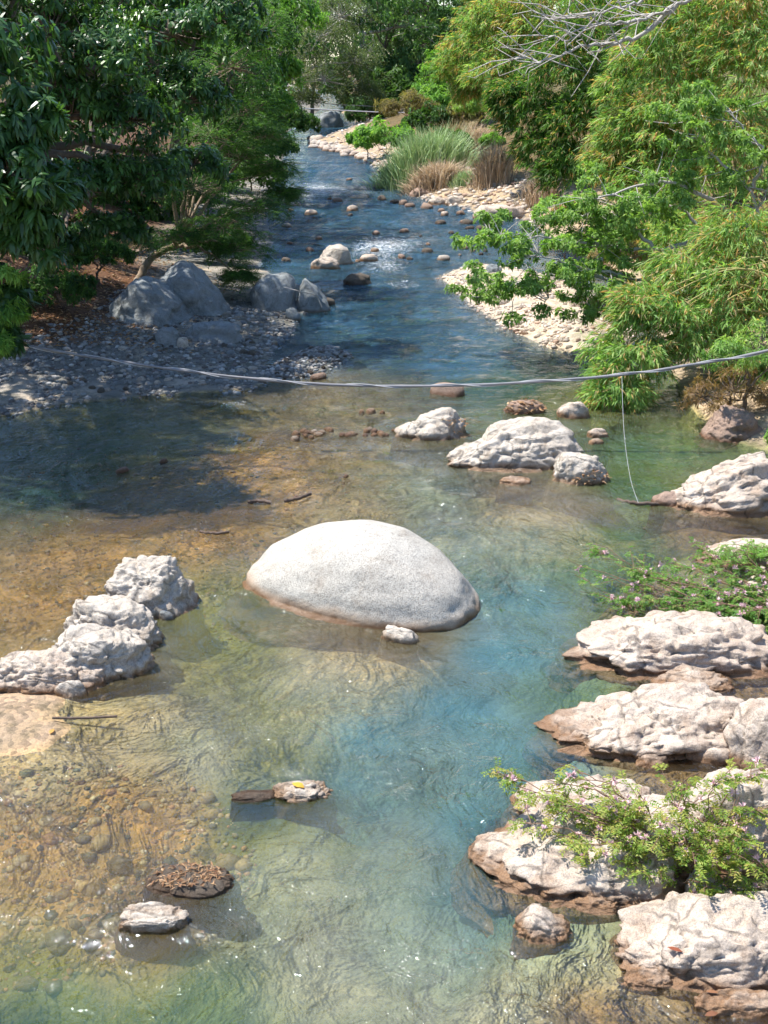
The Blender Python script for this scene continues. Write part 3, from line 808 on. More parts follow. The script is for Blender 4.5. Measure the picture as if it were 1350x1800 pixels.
for a in [(690, 470, 50, 120), (720, 500, 60, 60), (600, 335, 90, 160), (700, 430, 70, 120), (640, 440, 60, 250), (540, 340, 60, 300), (740, 380, 80, 300), (425, 708, 30, 18), (390, 712, 40, 20), (1060, 738, 28, 20), (240, 868, 40, 22), (372, 1046, 26, 20), (30, 745, 40, 18), (520, 700, 60, 30), (1180, 748, 30, 16)]:
    foam += .36 * blob(*a)
wz = .016 * fbm(W3 * np.array([.8, .6, 1]), 3, 70) + .012 * fbm(W3 * 2.1, 2, 75)
wz *= (.4 + 1.6 * np.clip(chop, 0, 1))
for (cx, cyy, a, b, yaw) in ROCKS:
    if cyy > 30: continue
    dx, dy = W2[:, 0] - cx, W2[:, 1] - cyy
    c_, s_ = math.cos(-yaw), math.sin(-yaw)
    u, v = (dx * c_ - dy * s_) / a, (dx * s_ + dy * c_) / b
    r = np.sqrt(u * u + v * v)
    dist = (r - 1) * min(a, b)
    A = .010 * min(1, a)
    wz += np.where(dist > -.2, A * np.cos(dist * 2 * math.pi / .33) * np.exp(-np.clip(dist, 0, 9) / .55), 0)
top = np.c_[W2, wz]
wnx, wny = len(WX), len(WY)
i2 = (np.arange(wny - 1)[:, None] * wnx + np.arange(wnx - 1)[None, :]).ravel()
Q = np.stack([i2, i2 + 1, i2 + wnx + 1, i2 + wnx], 1)
rim = np.concatenate([np.arange(wnx), (np.arange(1, wny)) * wnx + wnx - 1, (wny - 1) * wnx + np.arange(wnx - 2, -1, -1), np.arange(wny - 2, 0, -1) * wnx])
nb = len(top)
bot = top[rim].copy(); bot[:, 2] = -8
k = np.arange(len(rim)); k2 = (k + 1) % len(rim)
side = np.stack([rim[k], nb + k, nb + k2, rim[k2]], 1)
allv = np.vstack([top, bot, [[0, 60, -8]]])
fan = np.stack([nb + k2, nb + k, np.full(len(k), len(allv) - 1)], 1)
wc = np.zeros((len(allv), 3)); wc[:nb, 0] = np.clip(chop, 0, 1); wc[:nb, 1] = np.clip(foam, 0, 1)
tw = np.empty(nb)
tb = np.empty((nb, 3))
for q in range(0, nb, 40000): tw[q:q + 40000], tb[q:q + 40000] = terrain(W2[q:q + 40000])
wc[:nb, 2] = 1 - np.exp(-np.clip(-tw, 0, 5) * .85) * (1 - .6 * sstep(28, 45, W2[:, 1]))
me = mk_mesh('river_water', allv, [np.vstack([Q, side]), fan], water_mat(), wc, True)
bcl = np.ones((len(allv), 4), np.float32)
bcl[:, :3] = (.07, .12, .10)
bcl[:nb, :3] = .62 * tb + .38 * np.array([.03, .09, .08])  # body takes the bed colours, painted reflection and shade included
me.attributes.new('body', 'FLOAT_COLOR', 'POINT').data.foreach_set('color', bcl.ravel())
obj('river_water', me, kind='structure')

# ------------------------------------------------------------------ foliage
def unit(v): return v / (np.linalg.norm(v, axis=1)[:, None] + 1e-9)

def leaves(base, dr, nr, L, Wd, col, six=False, droop=.15):
    dr = unit(dr); side = unit(np.cross(dr, nr)); nn = np.cross(side, dr)
    L = L[:, None]; Wd = Wd[:, None]
    dn = np.array([[0, 0, -1.]])
    n = len(base)
    if six:
        v = np.stack([base, base + dr * L * .33 + side * Wd * .46 + nn * Wd * .14, base + dr * L * .33 - side * Wd * .46 + nn * Wd * .14,
                      base + dr * L * .68 + side * Wd * .40 + nn * Wd * .10 + dn * L * droop * .5, base + dr * L * .68 - side * Wd * .40 + nn * Wd * .10 + dn * L * droop * .5, base + dr * L + dn * L * droop * 1.2], 1)
        i = np.arange(n)[:, None] * 6
        t1 = i + np.array([[0, 1, 2]]); q = i + np.array([[1, 3, 4, 2]]); t2 = i + np.array([[3, 5, 4]])
        return v.reshape(-1, 3), [np.vstack([t1, t2]), q], np.repeat(col, 6, 0)
    v = np.stack([base, base + dr * L * .45 + side * Wd * .5 + nn * Wd * .15, base + dr * L + dn * L * droop, base + dr * L * .45 - side * Wd * .5 + nn * Wd * .15], 1)
    i = np.arange(n)[:, None] * 4
    return v.reshape(-1, 3), [i + np.array([[0, 1, 2, 3]])], np.repeat(col, 4, 0)

def clusters(lobes, nclump, ncl, rng, flat=.5, inner=.45, csize=.32):
    C = []; O = []; T = []; H = []
    for c, r in lobes:
        c = np.array(c); r = np.array(r)
        d = unit(rng.normal(size=(nclump, 3)))
        d[:, 2] = np.where(d[:, 2] < -.5, -d[:, 2] * .5, d[:, 2])
        rad = inner + (1 - inner) * rng.rand(nclump, 1) ** .6
        cc = c + d * rad * r
        H.append((c, cc))
        rm = r.mean() * csize
        for k in range(nclump):
            e = unit(rng.normal(size=(ncl, 3))) * rng.rand(ncl, 1) ** .45 * rm * rng.uniform(.7, 1.3)
            e[:, 2] *= flat
            C.append(cc[k] + e)
            O.append(unit(d[k] * .9 + e / rm))
            T.append(np.full(ncl, rng.rand()))
    return np.concatenate(C), np.concatenate(O), np.concatenate(T), H

def style_whorl(C, O, T, rng, k, L, Wd, droop, spread=.8):
    n = len(C)
    C = np.repeat(C, k, 0); O = np.repeat(O, k, 0); T = np.repeat(T, k)
    ring = unit(np.cross(O, rng.normal(size=(n * k, 3))))
    dr = unit(O * (1 - spread) + ring * spread + np.array([[0, 0, -droop]]) * rng.uniform(.4, 1.3, (n * k, 1)))
    nr = unit(np.array([[0, 0, 1.]]) + .5 * O + rng.normal(0, .25, (n * k, 3)))
    return C + dr * L * .1, dr, nr, L * rng.uniform(.65, 1.25, n * k), Wd * rng.uniform(.7, 1.2, n * k), T

def style_frond(C, O, T, rng, pairs, rl, L, Wd, droop=.3):
    n = len(C)
    r = unit(O * np.array([[1, 1, .35]]) + rng.normal(0, .35, (n, 3)) + np.array([[0, 0, -droop]]))
    sd_ = unit(np.cross(r, np.array([[0, 0, 1.]]) + rng.normal(0, .2, (n, 3))))
    B = []; D = []; TT = []
    for j in range(pairs):
        t = (j + .5) / pairs
        for s in (-1, 1):
            B.append(C + r * rl * t + np.array([[0, 0, -.25]]) * rl * t * t); D.append(unit(sd_ * s + r * .45 + rng.normal(0, .12, (n, 3)))); TT.append(T)
    B = np.concatenate(B); D = np.concatenate(D); TT = np.concatenate(TT)
    N = len(B)
    nr = unit(np.array([[0, 0, 1.]]) + rng.normal(0, .25, (N, 3)))
    return B, D, nr, L * rng.uniform(.7, 1.2, N), Wd * rng.uniform(.8, 1.2, N), TT

def style_bamboo(C, O, T, rng, k, L, Wd):
    n = len(C)
    ax = unit(O * np.array([[1, 1, .3]]) + np.array([[-.25, -.1, -.45]]) + rng.normal(0, .35, (n, 3)))
    B = np.repeat(C, k, 0); A = np.repeat(ax, k, 0); TT = np.repeat(T, k)
    N = n * k
    B = B + A * rng.uniform(0, .35, (N, 1))
    dr = unit(A + rng.normal(0, .42, (N, 3)) + np.array([[0, 0, -.15]]))
    nr = unit(np.array([[0, 0, 1.]]) + rng.normal(0, .5, (N, 3)))
    return B, dr, nr, L * rng.uniform(.6, 1.25, N), Wd * rng.uniform(.7, 1.2, N), TT

def colours(T, rng, pal, dry=None, dryf=0.0, var=.3):
    n = len(T)
    pal = np.array(pal)
    t = np.clip(T * .6 + rng.rand(n) * .5 - .05, 0, .9999) * (len(pal) - 1)
    i = t.astype(int); f = (t - i)[:, None]
    c = pal[i] * (1 - f) + pal[np.minimum(i + 1, len(pal) - 1)] * f
    c = c * rng.uniform(1 - var, 1 + var, (n, 1))
    if dry is not None:
        q = rng.rand(n) < dryf * (0.25 + 2.2 * np.clip((T * 7.3) % 1 - .35, 0, 1))
        dp = np.array(dry)
        c[q] = dp[rng.randint(len(dp), size=q.sum())] * rng.uniform(.7, 1.2, (q.sum(), 1))
    return c

M_LEAF = leaf_mat('glossy_leaf', .36, .38, .5)
M_LEAFS = leaf_mat('soft_leaf', .5, .45, .3)
M_STRAW = leaf_mat('straw_blade', .6, .25, .3, (1.1, 1.05, .9))
M_BARK = bark_mat('brown_bark', (.10, .075, .055), (.22, .17, .13))
M_PALE = bark_mat('pale_bark', (.30, .27, .24), (.50, .46, .41))
M_CULM = bark_mat('bamboo_culm', (.22, .20, .06), (.38, .32, .12), 4)

def lobe(px, py, Y, rpx, flat=1.0, deep=1.0):
    p = P(px, py, Y); r = rpx * mpp(p)
    return (tuple(p), (r, r * deep, r * flat))

def tree(name, label, cat, base, lobes, style, mat, pal, nclump, ncl, rng_seed, trunk_r=.2, bark=None, dry=None, dryf=0, flat=.5, leafL=.2, leafW=.06, k=8, droop=.4, six=False, group=None, inner=.45, csize=.32, trunk_top=None, culms=False, spread=.8, pairs=6, rl=.35, var=.3, twig_r=.012):
    rng = np.random.RandomState(rng_seed)
    bark = bark or M_BARK
    base = np.array(base, float)
    t = thing(name, label, cat, base, group)
    C, O, T, H = clusters(lobes, nclump, ncl, rng, flat, inner, csize)
    if style == 'whorl': B, D, N, L, Wd, TT = style_whorl(C, O, T, rng, k, leafL, leafW, droop, spread)
    elif style == 'frond': B, D, N, L, Wd, TT = style_frond(C, O, T, rng, pairs, rl, leafL, leafW, droop)
    else: B, D, N, L, Wd, TT = style_bamboo(C, O, T, rng, k, leafL, leafW)
    col = colours(TT, rng, pal, dry, dryf, var)
    V, Fc, cc = leaves(B, D, N, L, Wd, col, six)
    obj('crown', mk_mesh('crown', V - base, Fc, mat, cc), t, kind='stuff')
    # wood
    lc = np.array([l[0] for l in lobes])
    top = np.array(trunk_top) if trunk_top is not None else base + (lc.mean(0) - base) * np.array([.55, .55, .5])
    if culms:
        for c, r in lobes:
            for q in range(3):
                b0 = base + np.r_[rng.normal(0, .5, 2), 0]
                b0[2] = tz(b0[0], b0[1]) - .1
                e = np.array(c) + rng.normal(0, .35, 3) * np.array(r)
                mid = (b0 + e) / 2 + np.array([0, 0, .28 * np.linalg.norm(e - b0)])
                pts = curve_pts([b0, mid, e], 9)
                rad = np.linspace(.04, .008, len(pts))
                Vt, Qt = tubes([(pts, rad)], 5)
                obj('culm', mk_mesh('culm', Vt - base, Qt, bark, None, True), t)
    else:
        mid = (base + top) / 2 + np.r_[rng.normal(0, .12, 2) * np.linalg.norm(top - base), 0]
        pts = curve_pts([base - np.array([0, 0, .3]), mid, top], 8, .02, rng)
        Vt, Qt = tubes([(pts, np.linspace(trunk_r, trunk_r * .6, len(pts)))], 9)
        obj('trunk', mk_mesh('trunk', Vt - base, Qt, bark, None, True), t)
        LB = []
        for c, r in lobes:
            c = np.array(c)
            m_ = top * .5 + c * .5 + np.r_[rng.normal(0, .08, 2), .1] * np.linalg.norm(c - top)
            pts = curve_pts([top - (top - base) * .08 * rng.rand(), m_, c], 7, .03, rng)
            Vt, Qt = tubes([(pts, np.linspace(trunk_r * .5, trunk_r * .12, len(pts)))], 6)
            LB.append(obj('limb', mk_mesh('limb', Vt - base, Qt, bark, None, True), t))
        for lb_, (c, cc_) in zip(LB, H):
            paths = []
            for q in cc_:
                m_ = (c + q) / 2 + rng.normal(0, .12, 3) * np.linalg.norm(q - c)
                paths.append((np.array([c, m_, q]), np.array([twig_r * 2, twig_r * 1.3, twig_r * .5])))
            Vt, Qt = tubes(paths, 4)
            obj('twigs', mk_mesh('twigs', Vt - base, Qt, bark, None, True), lb_, kind='stuff')
    return t

def gz(x, y): return (x, y, tz(x, y))

DKG = [(.02, .06, .018), (.045, .11, .026), (.08, .175, .04), (.13, .25, .055)]
MIDG = [(.025, .06, .015), (.045, .105, .025), (.075, .16, .035), (.11, .21, .05)]
BRG = [(.09, .20, .035), (.15, .30, .055), (.22, .40, .08), (.31, .47, .11)]
BAM = [(.10, .21, .05), (.18, .32, .085), (.27, .42, .12), (.40, .47, .17)]
DRY = [(.52, .33, .13), (.60, .42, .20), (.44, .25, .09), (.56, .45, .25)]
FARG = [(.04, .10, .035), (.07, .15, .05), (.10, .20, .065), (.14, .23, .08)]

# left bank ---------------------------------------------------------
tree('broadleaf_tree', 'glossy long-leaved tree drooping over the left gravel bank and cable', 'tree', gz(-14.2, 22.5),
     [lobe(15, 300, 19.8, 75, 1.3), lobe(60, 220, 20.2, 75, 1.0), lobe(95, 330, 20.6, 55, 1.0), lobe(40, 420, 20.2, 75, 1.1), lobe(-60, 330, 20.4, 130, 1.2), lobe(5, 520, 20.6, 45, 1.2), lobe(-30, 120, 20.8, 130), lobe(8, 590, 20.6, 24, 1.2), lobe(-190, 220, 21.4, 170, 1.2),
      ((-13.0, 22.5, 10), (2.4, 2.4, 2.0)), ((-11.4, 23.5, 9.5), (2.2, 2.0, 1.8))],
     'whorl', M_LEAF, [(.03, .08, .025), (.05, .12, .03), (.075, .165, .04), (.11, .22, .05)], 22, 10, 1, .28, k=9, leafL=.24, leafW=.075, droop=.75, six=True, flat=.7)
tree('broadleaf_tree', 'tall dense dark green tree with lit leaf sprays on the left bank', 'tree', gz(-12.5, 31.0),
     [lobe(180, 100, 28, 110, .8), lobe(300, 60, 30, 100, .8), lobe(230, 210, 28, 90, .8), lobe(330, 180, 30, 80, .8), lobe(150, 330, 27.5, 75, .9), lobe(250, 310, 29, 85, .8), lobe(120, 200, 28, 90), lobe(340, 290, 31, 60, .8), lobe(200, 400, 29, 55, .7), lobe(90, 60, 28, 120),
      lobe(400, 40, 31, 80), lobe(90, 430, 28, 50), ((-10.6, 30, 10.5), (3, 3, 2.2)), ((-10.6, 26.8, 10), (2.6, 2.4, 2)), ((-12.4, 25.0, 11), (2.8, 2.6, 2.0)), ((-9.2, 33, 10.5), (3, 3, 2)), ((-8.6, 29, 8.8), (1.8, 2.2, 1.4)), ((-8.4, 31.5, 9.3), (2.0, 2.2, 1.5)), ((-9.8, 25.0, 8.8), (1.6, 2.0, 1.4)), ((-8.0, 34.5, 10), (2.4, 2.4, 1.8))],
     'whorl', M_LEAF, DKG, 32, 9, 2, .35, k=8, leafL=.19, leafW=.062, droop=.45, six=True, flat=.45)
tree('broadleaf_tree', 'lit lower leaves of the long-leaved tree, painted bright yellow-green, beside the cable end', 'tree', gz(-13.0, 23.6),  # drooping foliage of the long-leaved tree; sunlight on it put into the palette
     [lobe(10, 490, 20.2, 34, 1.1), lobe(22, 545, 20.2, 20, 1.1), lobe(-40, 470, 20.6, 60, 1.0), lobe(2, 600, 20.2, 14, 1.2)],
     'whorl', M_LEAFS, BRG, 16, 8, 302, .08, k=9, leafL=.15, leafW=.045, droop=.75, flat=.8)
tree('broadleaf_tree', 'high canopy tree shading the left gravel bank from above', 'tree', gz(-15.5, 30),
     [((x_ + .3 * math.sin(y_ * 3), y_, z_), (1.8, 1.6, 1.2)) for y_ in (23.6, 25.6, 28.0, 30.4, 32.8, 35.2) for x_, z_ in ((-9.0, 9.6), (-11.6, 10.2), (-14.2, 10.4))],
     'whorl', M_LEAF, DKG, 26, 8, 301, .3, k=7, leafL=.30, leafW=.12, droop=.4, flat=.5)
tree('feathery_tree', 'leaning feathery tree rooted on the shaded grey slab', 'tree', tuple(G(238, 482, 1.0)),
     [lobe(340, 330, 36, 75, .5), lobe(420, 280, 38, 75, .5), lobe(480, 300, 39, 45, .45), lobe(440, 200, 38, 70, .55), lobe(390, 400, 36, 70, .4), lobe(450, 370, 37, 55, .4), lobe(470, 240, 39, 50, .5), lobe(300, 420, 35, 50, .5), lobe(410, 120, 38, 80, .7), lobe(455, 60, 38, 60, .8), lobe(420, 440, 36, 45, .4), lobe(500, 340, 39, 30, .4), lobe(370, 240, 37, 70, .6), lobe(420, 485, 35, 20, .6)],
     'frond', M_LEAFS, DKG, 38, 9, 3, .13, bark_mat('tan_bark', (.20, .14, .09), (.34, .26, .18)), leafL=.085, leafW=.03, pairs=7, rl=.42, droop=.15, flat=.35, trunk_top=P(315, 428, 36.5), twig_r=.008)
tree('broadleaf_tree', 'dark shaded understorey tree behind the left gravel bank', 'tree', gz(-11, 40),
     [lobe(60, 330, 42, 110), lobe(180, 260, 44, 120), lobe(300, 200, 46, 120), lobe(120, 420, 40, 70, .7), lobe(400, 150, 48, 110), lobe(200, 100, 46, 150), lobe(330, 360, 44, 70, .8), lobe(-40, 450, 36, 90, .8)],
     'whorl', M_LEAF, DKG, 30, 9, 4, .3, k=7, leafL=.22, leafW=.08, droop=.4, flat=.5)
# far left and centre -------------------------------------------------
tree('broadleaf_tree', 'bright green sunlit tree upstream of the feathery tree', 'tree', gz(-9.5, 66),
     [lobe(470, 60, 64, 55), lobe(500, 130, 64, 40, .8), lobe(440, 150, 66, 60), lobe(490, 180, 63, 26, .6), lobe(430, 20, 66, 60), lobe(520, 20, 68, 50)],
     'whorl', M_LEAFS, BRG, 36, 9, 5, .22, k=6, leafL=.28, leafW=.11, droop=.3)
tree('broadleaf_tree', 'grey-green vine-draped tree overhanging the far river', 'tree', gz(-15, 118),
     [lobe(560, 70, 112, 60, 1.1), lobe(620, 110, 112, 50, 1.1), lobe(570, 140, 110, 55, .9), lobe(640, 160, 112, 34, 1.0), lobe(520, 100, 114, 50), lobe(600, 30, 116, 60), lobe(530, 170, 110, 30, .8)],
     'frond', M_LEAFS, [(.05, .075, .035), (.08, .115, .05), (.12, .155, .07), (.15, .18, .09)], 40, 8, 6, .35, M_PALE, leafL=.22, leafW=.09, pairs=5, rl=.9, droop=.9)
tree('broadleaf_tree', 'light green tree with pale trunk far up the valley', 'tree', gz(-6, 168),
     [lobe(660, 40, 160, 60, 1.2), lobe(700, 90, 158, 40, 1.2), lobe(690, 20, 165, 50), lobe(640, 0, 165, 60), lobe(720, 140, 156, 30)],
     'whorl', M_LEAFS, [(.07, .13, .05), (.11, .18, .07), (.15, .23, .09)], 40, 8, 7, .4, M_PALE, k=6, leafL=.5, leafW=.2, droop=.3)
tree('broadleaf_tree', 'shadowed blue-green tree at the end of the valley', 'tree', gz(14, 200),
     [lobe(740, 80, 190, 50, 1.3), lobe(770, 40, 190, 50), lobe(720, 30, 195, 50), lobe(760, 130, 186, 40), lobe(800, 80, 190, 45), lobe(700, 150, 190, 30)],
     'whorl', M_LEAFS, FARG, 40, 8, 8, .4, k=6, leafL=.55, leafW=.22, droop=.3)
tree('broadleaf_tree', 'round green tree between the valley end and the dry bamboo', 'tree', gz(11, 116),
     [lobe(770, 130, 112, 40), lobe(800, 150, 110, 40), lobe(750, 165, 110, 26), lobe(810, 100, 112, 40)],
     'whorl', M_LEAFS, BRG[:3], 36, 8, 9, .25, k=6, leafL=.35, leafW=.14, droop=.3)
for k, (a, b, Y, r) in enumerate([(610, 60, 210, 90), (500, 40, 190, 90), (850, 60, 200, 90), (780, 10, 240, 90), (400, 60, 130, 110), (690, 60, 230, 80)]):
    c = P(a, b, Y)
    tree('forest_tree', ['large far forest tree behind the vine-draped tree', 'far forest tree above the bright green sunlit tree', 'far forest tree behind the dry-tipped bamboo', 'farthest forest tree on the valley head slope', 'tall forest tree behind the left bank canopy', 'forest tree behind the light green pale-trunked tree'][k], 'tree', gz(c.x, Y + 4),
         [lobe(a, b, Y, r), lobe(a - r * .7, b + 40, Y - 2, r * .7), lobe(a + r * .7, b + 30, Y - 2, r * .7), lobe(a, b + 90, Y - 3, r * .6), lobe(a, b - 90, Y, r * .9)],
         'whorl', M_LEAFS, FARG, 34, 7, 20 + k, .35, k=6, leafL=.6, leafW=.26, droop=.3, group='trees of the far valley forest')

BACK = [(120, -150, 48, 170, 'tallest dark tree rising over the left bank', DKG, -12), (-60, -60, 40, 160, 'broad dark tree at the far side of the long-leaved tree', DKG, -13), (300, -110, 52, 140, 'high dark crown over the feathery tree', DKG, -9), (60, 90, 52, 130, 'deep green tree filling the left bank behind the understorey tree', DKG, -13), (200, 30, 54, 150, 'tall dark tree above the left bank understorey', DKG, -11), (330, 120, 56, 110, 'dark tree behind the feathery tree crown', DKG, -9.5), (-60, 250, 45, 140, 'dark tree deep in the left bank shade', DKG, -18), (400, 20, 62, 110, 'tall green tree upstream on the left bank', MIDG, -12),
        (330, 300, 60, 60, 'low shaded tree behind the feathery tree on the left shore', DKG, -11), (220, 330, 52, 80, 'low dark thicket tree behind the shaded outcrop', DKG, -13), (420, 215, 82, 45, 'low green tree at the left shore upstream of the feathery tree', MIDG, -11), (455, 190, 100, 45, 'small green tree at the left shore below the vine-draped tree', MIDG, -12),
        (560, -40, 125, 110, 'tall grey-green tree above the vine-draped tree', FARG, -9), (680, -60, 150, 110, 'tall tree crown closing the valley above the pale-trunked tree', FARG, 2), (800, -40, 130, 100, 'tall tree crown above the round green tree', FARG, 10), (740, 110, 150, 70, 'shaded tree at the river bend', FARG, 5), (620, 130, 150, 60, 'shaded tree closing the river bend on the left', FARG, -3), (690, 150, 135, 36, 'small green tree at the river bend', MIDG, 1)]
for k, (a, b, Y, r, lab, pal, bx) in enumerate(BACK):
    lz = [lobe(a, b, Y, r, .9), lobe(a - r * .75, b + r * .35, Y - 1, r * .7, .9), lobe(a + r * .75, b + r * .3, Y - 1, r * .7, .9), lobe(a + r * .2, b + r * .9, Y - 1.5, r * .65, .8)]
    q = mpp(P(a, b, Y))
    tree('broadleaf_tree', lab, 'tree', gz(P(a, b, Y).x - 1.0, Y + 1.5), lz, 'whorl', M_LEAFS, pal, 34, 7, 200 + k, .22, k=7, leafL=.11 + .0030 * Y, leafW=.045 + .0013 * Y, droop=.35, flat=.5)

# right bank: bamboo ---------------------------------------------------
tree('bamboo_clump', 'dry-tipped arching bamboo clump furthest upstream on the right bank', 'bamboo', gz(12.5, 62),
     [lobe(860, 60, 60, 65), lobe(820, 110, 62, 50), lobe(900, 30, 60, 70), lobe(880, 130, 58, 50), lobe(940, 90, 58, 70), lobe(830, 160, 62, 28), lobe(960, 20, 58, 70), lobe(870, 0, 62, 60)],
     'bamboo', M_LEAFS, BAM, 55, 9, 30, bark=M_CULM, k=9, leafL=.30, leafW=.05, dry=DRY, dryf=.38, culms=True, flat=.6)
tree('bamboo_clump', 'dense dark-hearted bamboo clump leaning over the pale tumbled rocks', 'bamboo', gz(13.2, 47),
     [lobe(930, 190, 46, 60), lobe(990, 130, 46, 70), lobe(960, 260, 45, 45), lobe(1010, 220, 45, 70), lobe(1050, 90, 46, 80), lobe(1000, 300, 44, 42), lobe(1080, 180, 45, 70), lobe(1100, 20, 46, 90), lobe(890, 170, 46, 30)],
     'bamboo', M_LEAFS, [(.045, .11, .02), (.08, .17, .03), (.12, .24, .045), (.17, .29, .06)], 60, 9, 31, bark=M_CULM, k=9, leafL=.26, leafW=.042, dry=DRY, dryf=.16, culms=True, flat=.6)
tree('bamboo_clump', 'tall sunlit bamboo clump with orange dry leaves on the right bank', 'bamboo', gz(13.5, 36),
     [lobe(1150, 120, 35, 90), lobe(1240, 60, 35, 100), lobe(1320, 130, 34, 100), lobe(1120, 230, 35, 70), lobe(1200, 220, 34, 80), lobe(1300, 260, 33, 80), lobe(1090, 290, 35, 50), lobe(1160, 310, 34, 60), lobe(1330, 20, 35, 100), lobe(1180, 0, 36, 90)],
     'bamboo', M_LEAFS, BAM, 70, 9, 32, bark=M_CULM, k=9, leafL=.24, leafW=.036, dry=DRY, dryf=.38, culms=True, flat=.6)
tree('bamboo_clump', 'low bamboo clump whose tips hang to the water past the cable', 'bamboo', gz(9.8, 26.5),
     [lobe(1180, 560, 26, 70), lobe(1110, 620, 25.5, 55), lobe(1085, 690, 25, 40, 1.2), lobe(1240, 600, 26, 60), lobe(1300, 520, 26, 80), lobe(1200, 480, 27, 60), lobe(1330, 640, 25.5, 45, .8), lobe(1290, 420, 27, 60), lobe(1130, 540, 26, 40)],
     'bamboo', M_LEAFS, BAM, 46, 8, 33, bark=M_CULM, k=9, leafL=.22, leafW=.032, dry=DRY, dryf=.26, culms=True, flat=.8)
for k, (a, b, Y, r, lab, dr_) in enumerate([(1000, 20, 72, 110, 'far bamboo clump closing the slope behind the dry-tipped clump', .4), (1120, 130, 60, 130, 'deep bamboo clump behind the dark-hearted clump', .2), (1280, 120, 48, 140, 'rear bamboo clump behind the tall sunlit clump', .2), (1130, 380, 44, 70, 'low bamboo thicket behind the spreading tree limbs', .15), (1260, 400, 38, 90, 'shaded bamboo thicket behind the spreading tree trunk', .2), (1350, 500, 31, 90, 'bamboo thicket on the right bank behind the hanging clump', .2), (880, 90, 86, 60, 'small bamboo clump at the head of the pale tumbled rocks', .5)]):
    tree('bamboo_clump', lab, 'bamboo', gz(P(a, b, Y).x + 1.5, Y + 1), [lobe(a, b, Y, r), lobe(a - r * .7, b + r * .4, Y - .6, r * .65), lobe(a + r * .7, b + r * .4, Y - .6, r * .65), lobe(a, b + r * .8, Y - .8, r * .6)],
         'bamboo', M_LEAFS, BAM, 48, 8, 230 + k, bark=M_CULM, k=9, leafL=.12 + .0026 * Y, leafW=.02 + .0005 * Y, dry=DRY, dryf=dr_, culms=True, flat=.6)
# right: pale-limbed tree reaching over the gravel bar
def limb_tree():
    base = np.array(gz(12.2, 31.5)); rng = np.random.RandomState(50)
    t = thing('spreading_tree', 'spreading pale-limbed tree with bright leaf tufts reaching over the gravel bar', 'tree', base)
    Y = 29.5
    top = np.array(P(1340, 420, 30.5))
    pts = curve_pts([base - [0, 0, .3], (base + top) / 2 + [.3, 0, 0], top], 8)
    V, Q_ = tubes([(pts, np.linspace(.2, .13, len(pts)))], 8)
    obj('trunk', mk_mesh('trunk', V - base, Q_, M_PALE, None, True), t)
    br = [[(1340, 420), (1240, 420), (1150, 440), (1060, 430), (990, 425), (900, 410), (850, 418)],
          [(1240, 420), (1150, 490), (1080, 480), (1020, 470), (960, 450), (905, 455)],
          [(1340, 420), (1260, 480), (1180, 520), (1090, 500), (1020, 475), (975, 490), (965, 520), (950, 545)],
          [(1060, 455), (1000, 480), (940, 490), (890, 505), (862, 522)],
          [(1340, 420), (1290, 380), (1230, 340), (1160, 320), (1080, 340), (1030, 350)],
          [(1340, 420), (1320, 340), (1260, 280), (1220, 220), (1205, 190)],
          [(1150, 440), (1100, 390), (1050, 375), (1000, 385), (960, 380)],
          [(1180, 520), (1120, 530), (1080, 525), (1045, 545)],
          [(1320, 340), (1340, 270), (1300, 220), (1280, 190)],
          [(1240, 420), (1200, 370), (1150, 360), (1100, 370)]]
    tips = []
    for i, b in enumerate(br):
        pp = np.array([P(x, y, Y + .5 * math.sin(i * 2.1 + j * .7) - .12 * j) for j, (x, y) in enumerate(b)])
        c = curve_pts(pp, 6, .025, rng)
        V, Q_ = tubes([(c, np.linspace(.075 if i in (0, 2, 4) else .05, .010, len(c)))], 6)
        obj('limb', mk_mesh('limb', V - base, Q_, M_PALE, None, True), t)
        tips.append(c)
    paths = []; ends = []
    for c in tips:
        for q in range(26):
            s = c[rng.randint(4, len(c))]
            d = rng.normal(size=3) * [1, .9, .5] + [-.5, -.1, .12]
            d = d / np.linalg.norm(d) * rng.uniform(.3, 1.1)
            m_ = s + d * .5 + rng.normal(0, .05, 3)
            paths.append((np.array([s, m_, s + d]), np.array([.014, .009, .005])))
            if rng.rand() < .62: ends.append(s + d)
        ends.append(c[-1])
    V, Q_ = tubes(paths, 4)
    obj('twigs', mk_mesh('twigs', V - base, Q_, M_PALE, None, True), t, kind='stuff')
    lob = [(tuple(e), (.34, .34, .22)) for e in ends]
    for a, b, r in [(1100, 400, 40), (1180, 340, 60), (1250, 420, 50), (1300, 330, 60), (1150, 450, 36), (1220, 500, 45), (870, 415, 30), (925, 402, 26), (862, 525, 30), (985, 415, 34), (1000, 520, 20), (1090, 330, 40), (1040, 400, 30), (1310, 470, 50)]:
        l = lobe(a, b, Y, r, .7); lob.append(l)
    C, O, T, H = clusters(lob, 5, 5, rng, .6, .3, .4)
    B, D, N, L, Wd, TT = style_whorl(C, O, T, rng, 9, .13, .05, .35)
    V, Fc, cc = leaves(B, D, N, L, Wd, colours(TT, rng, [(.12, .22, .05), (.19, .32, .08), (.27, .41, .12), (.37, .49, .17)]), False)
    obj('crown', mk_mesh('crown', V - base, Fc, M_LEAFS, cc), t, kind='stuff')
limb_tree()

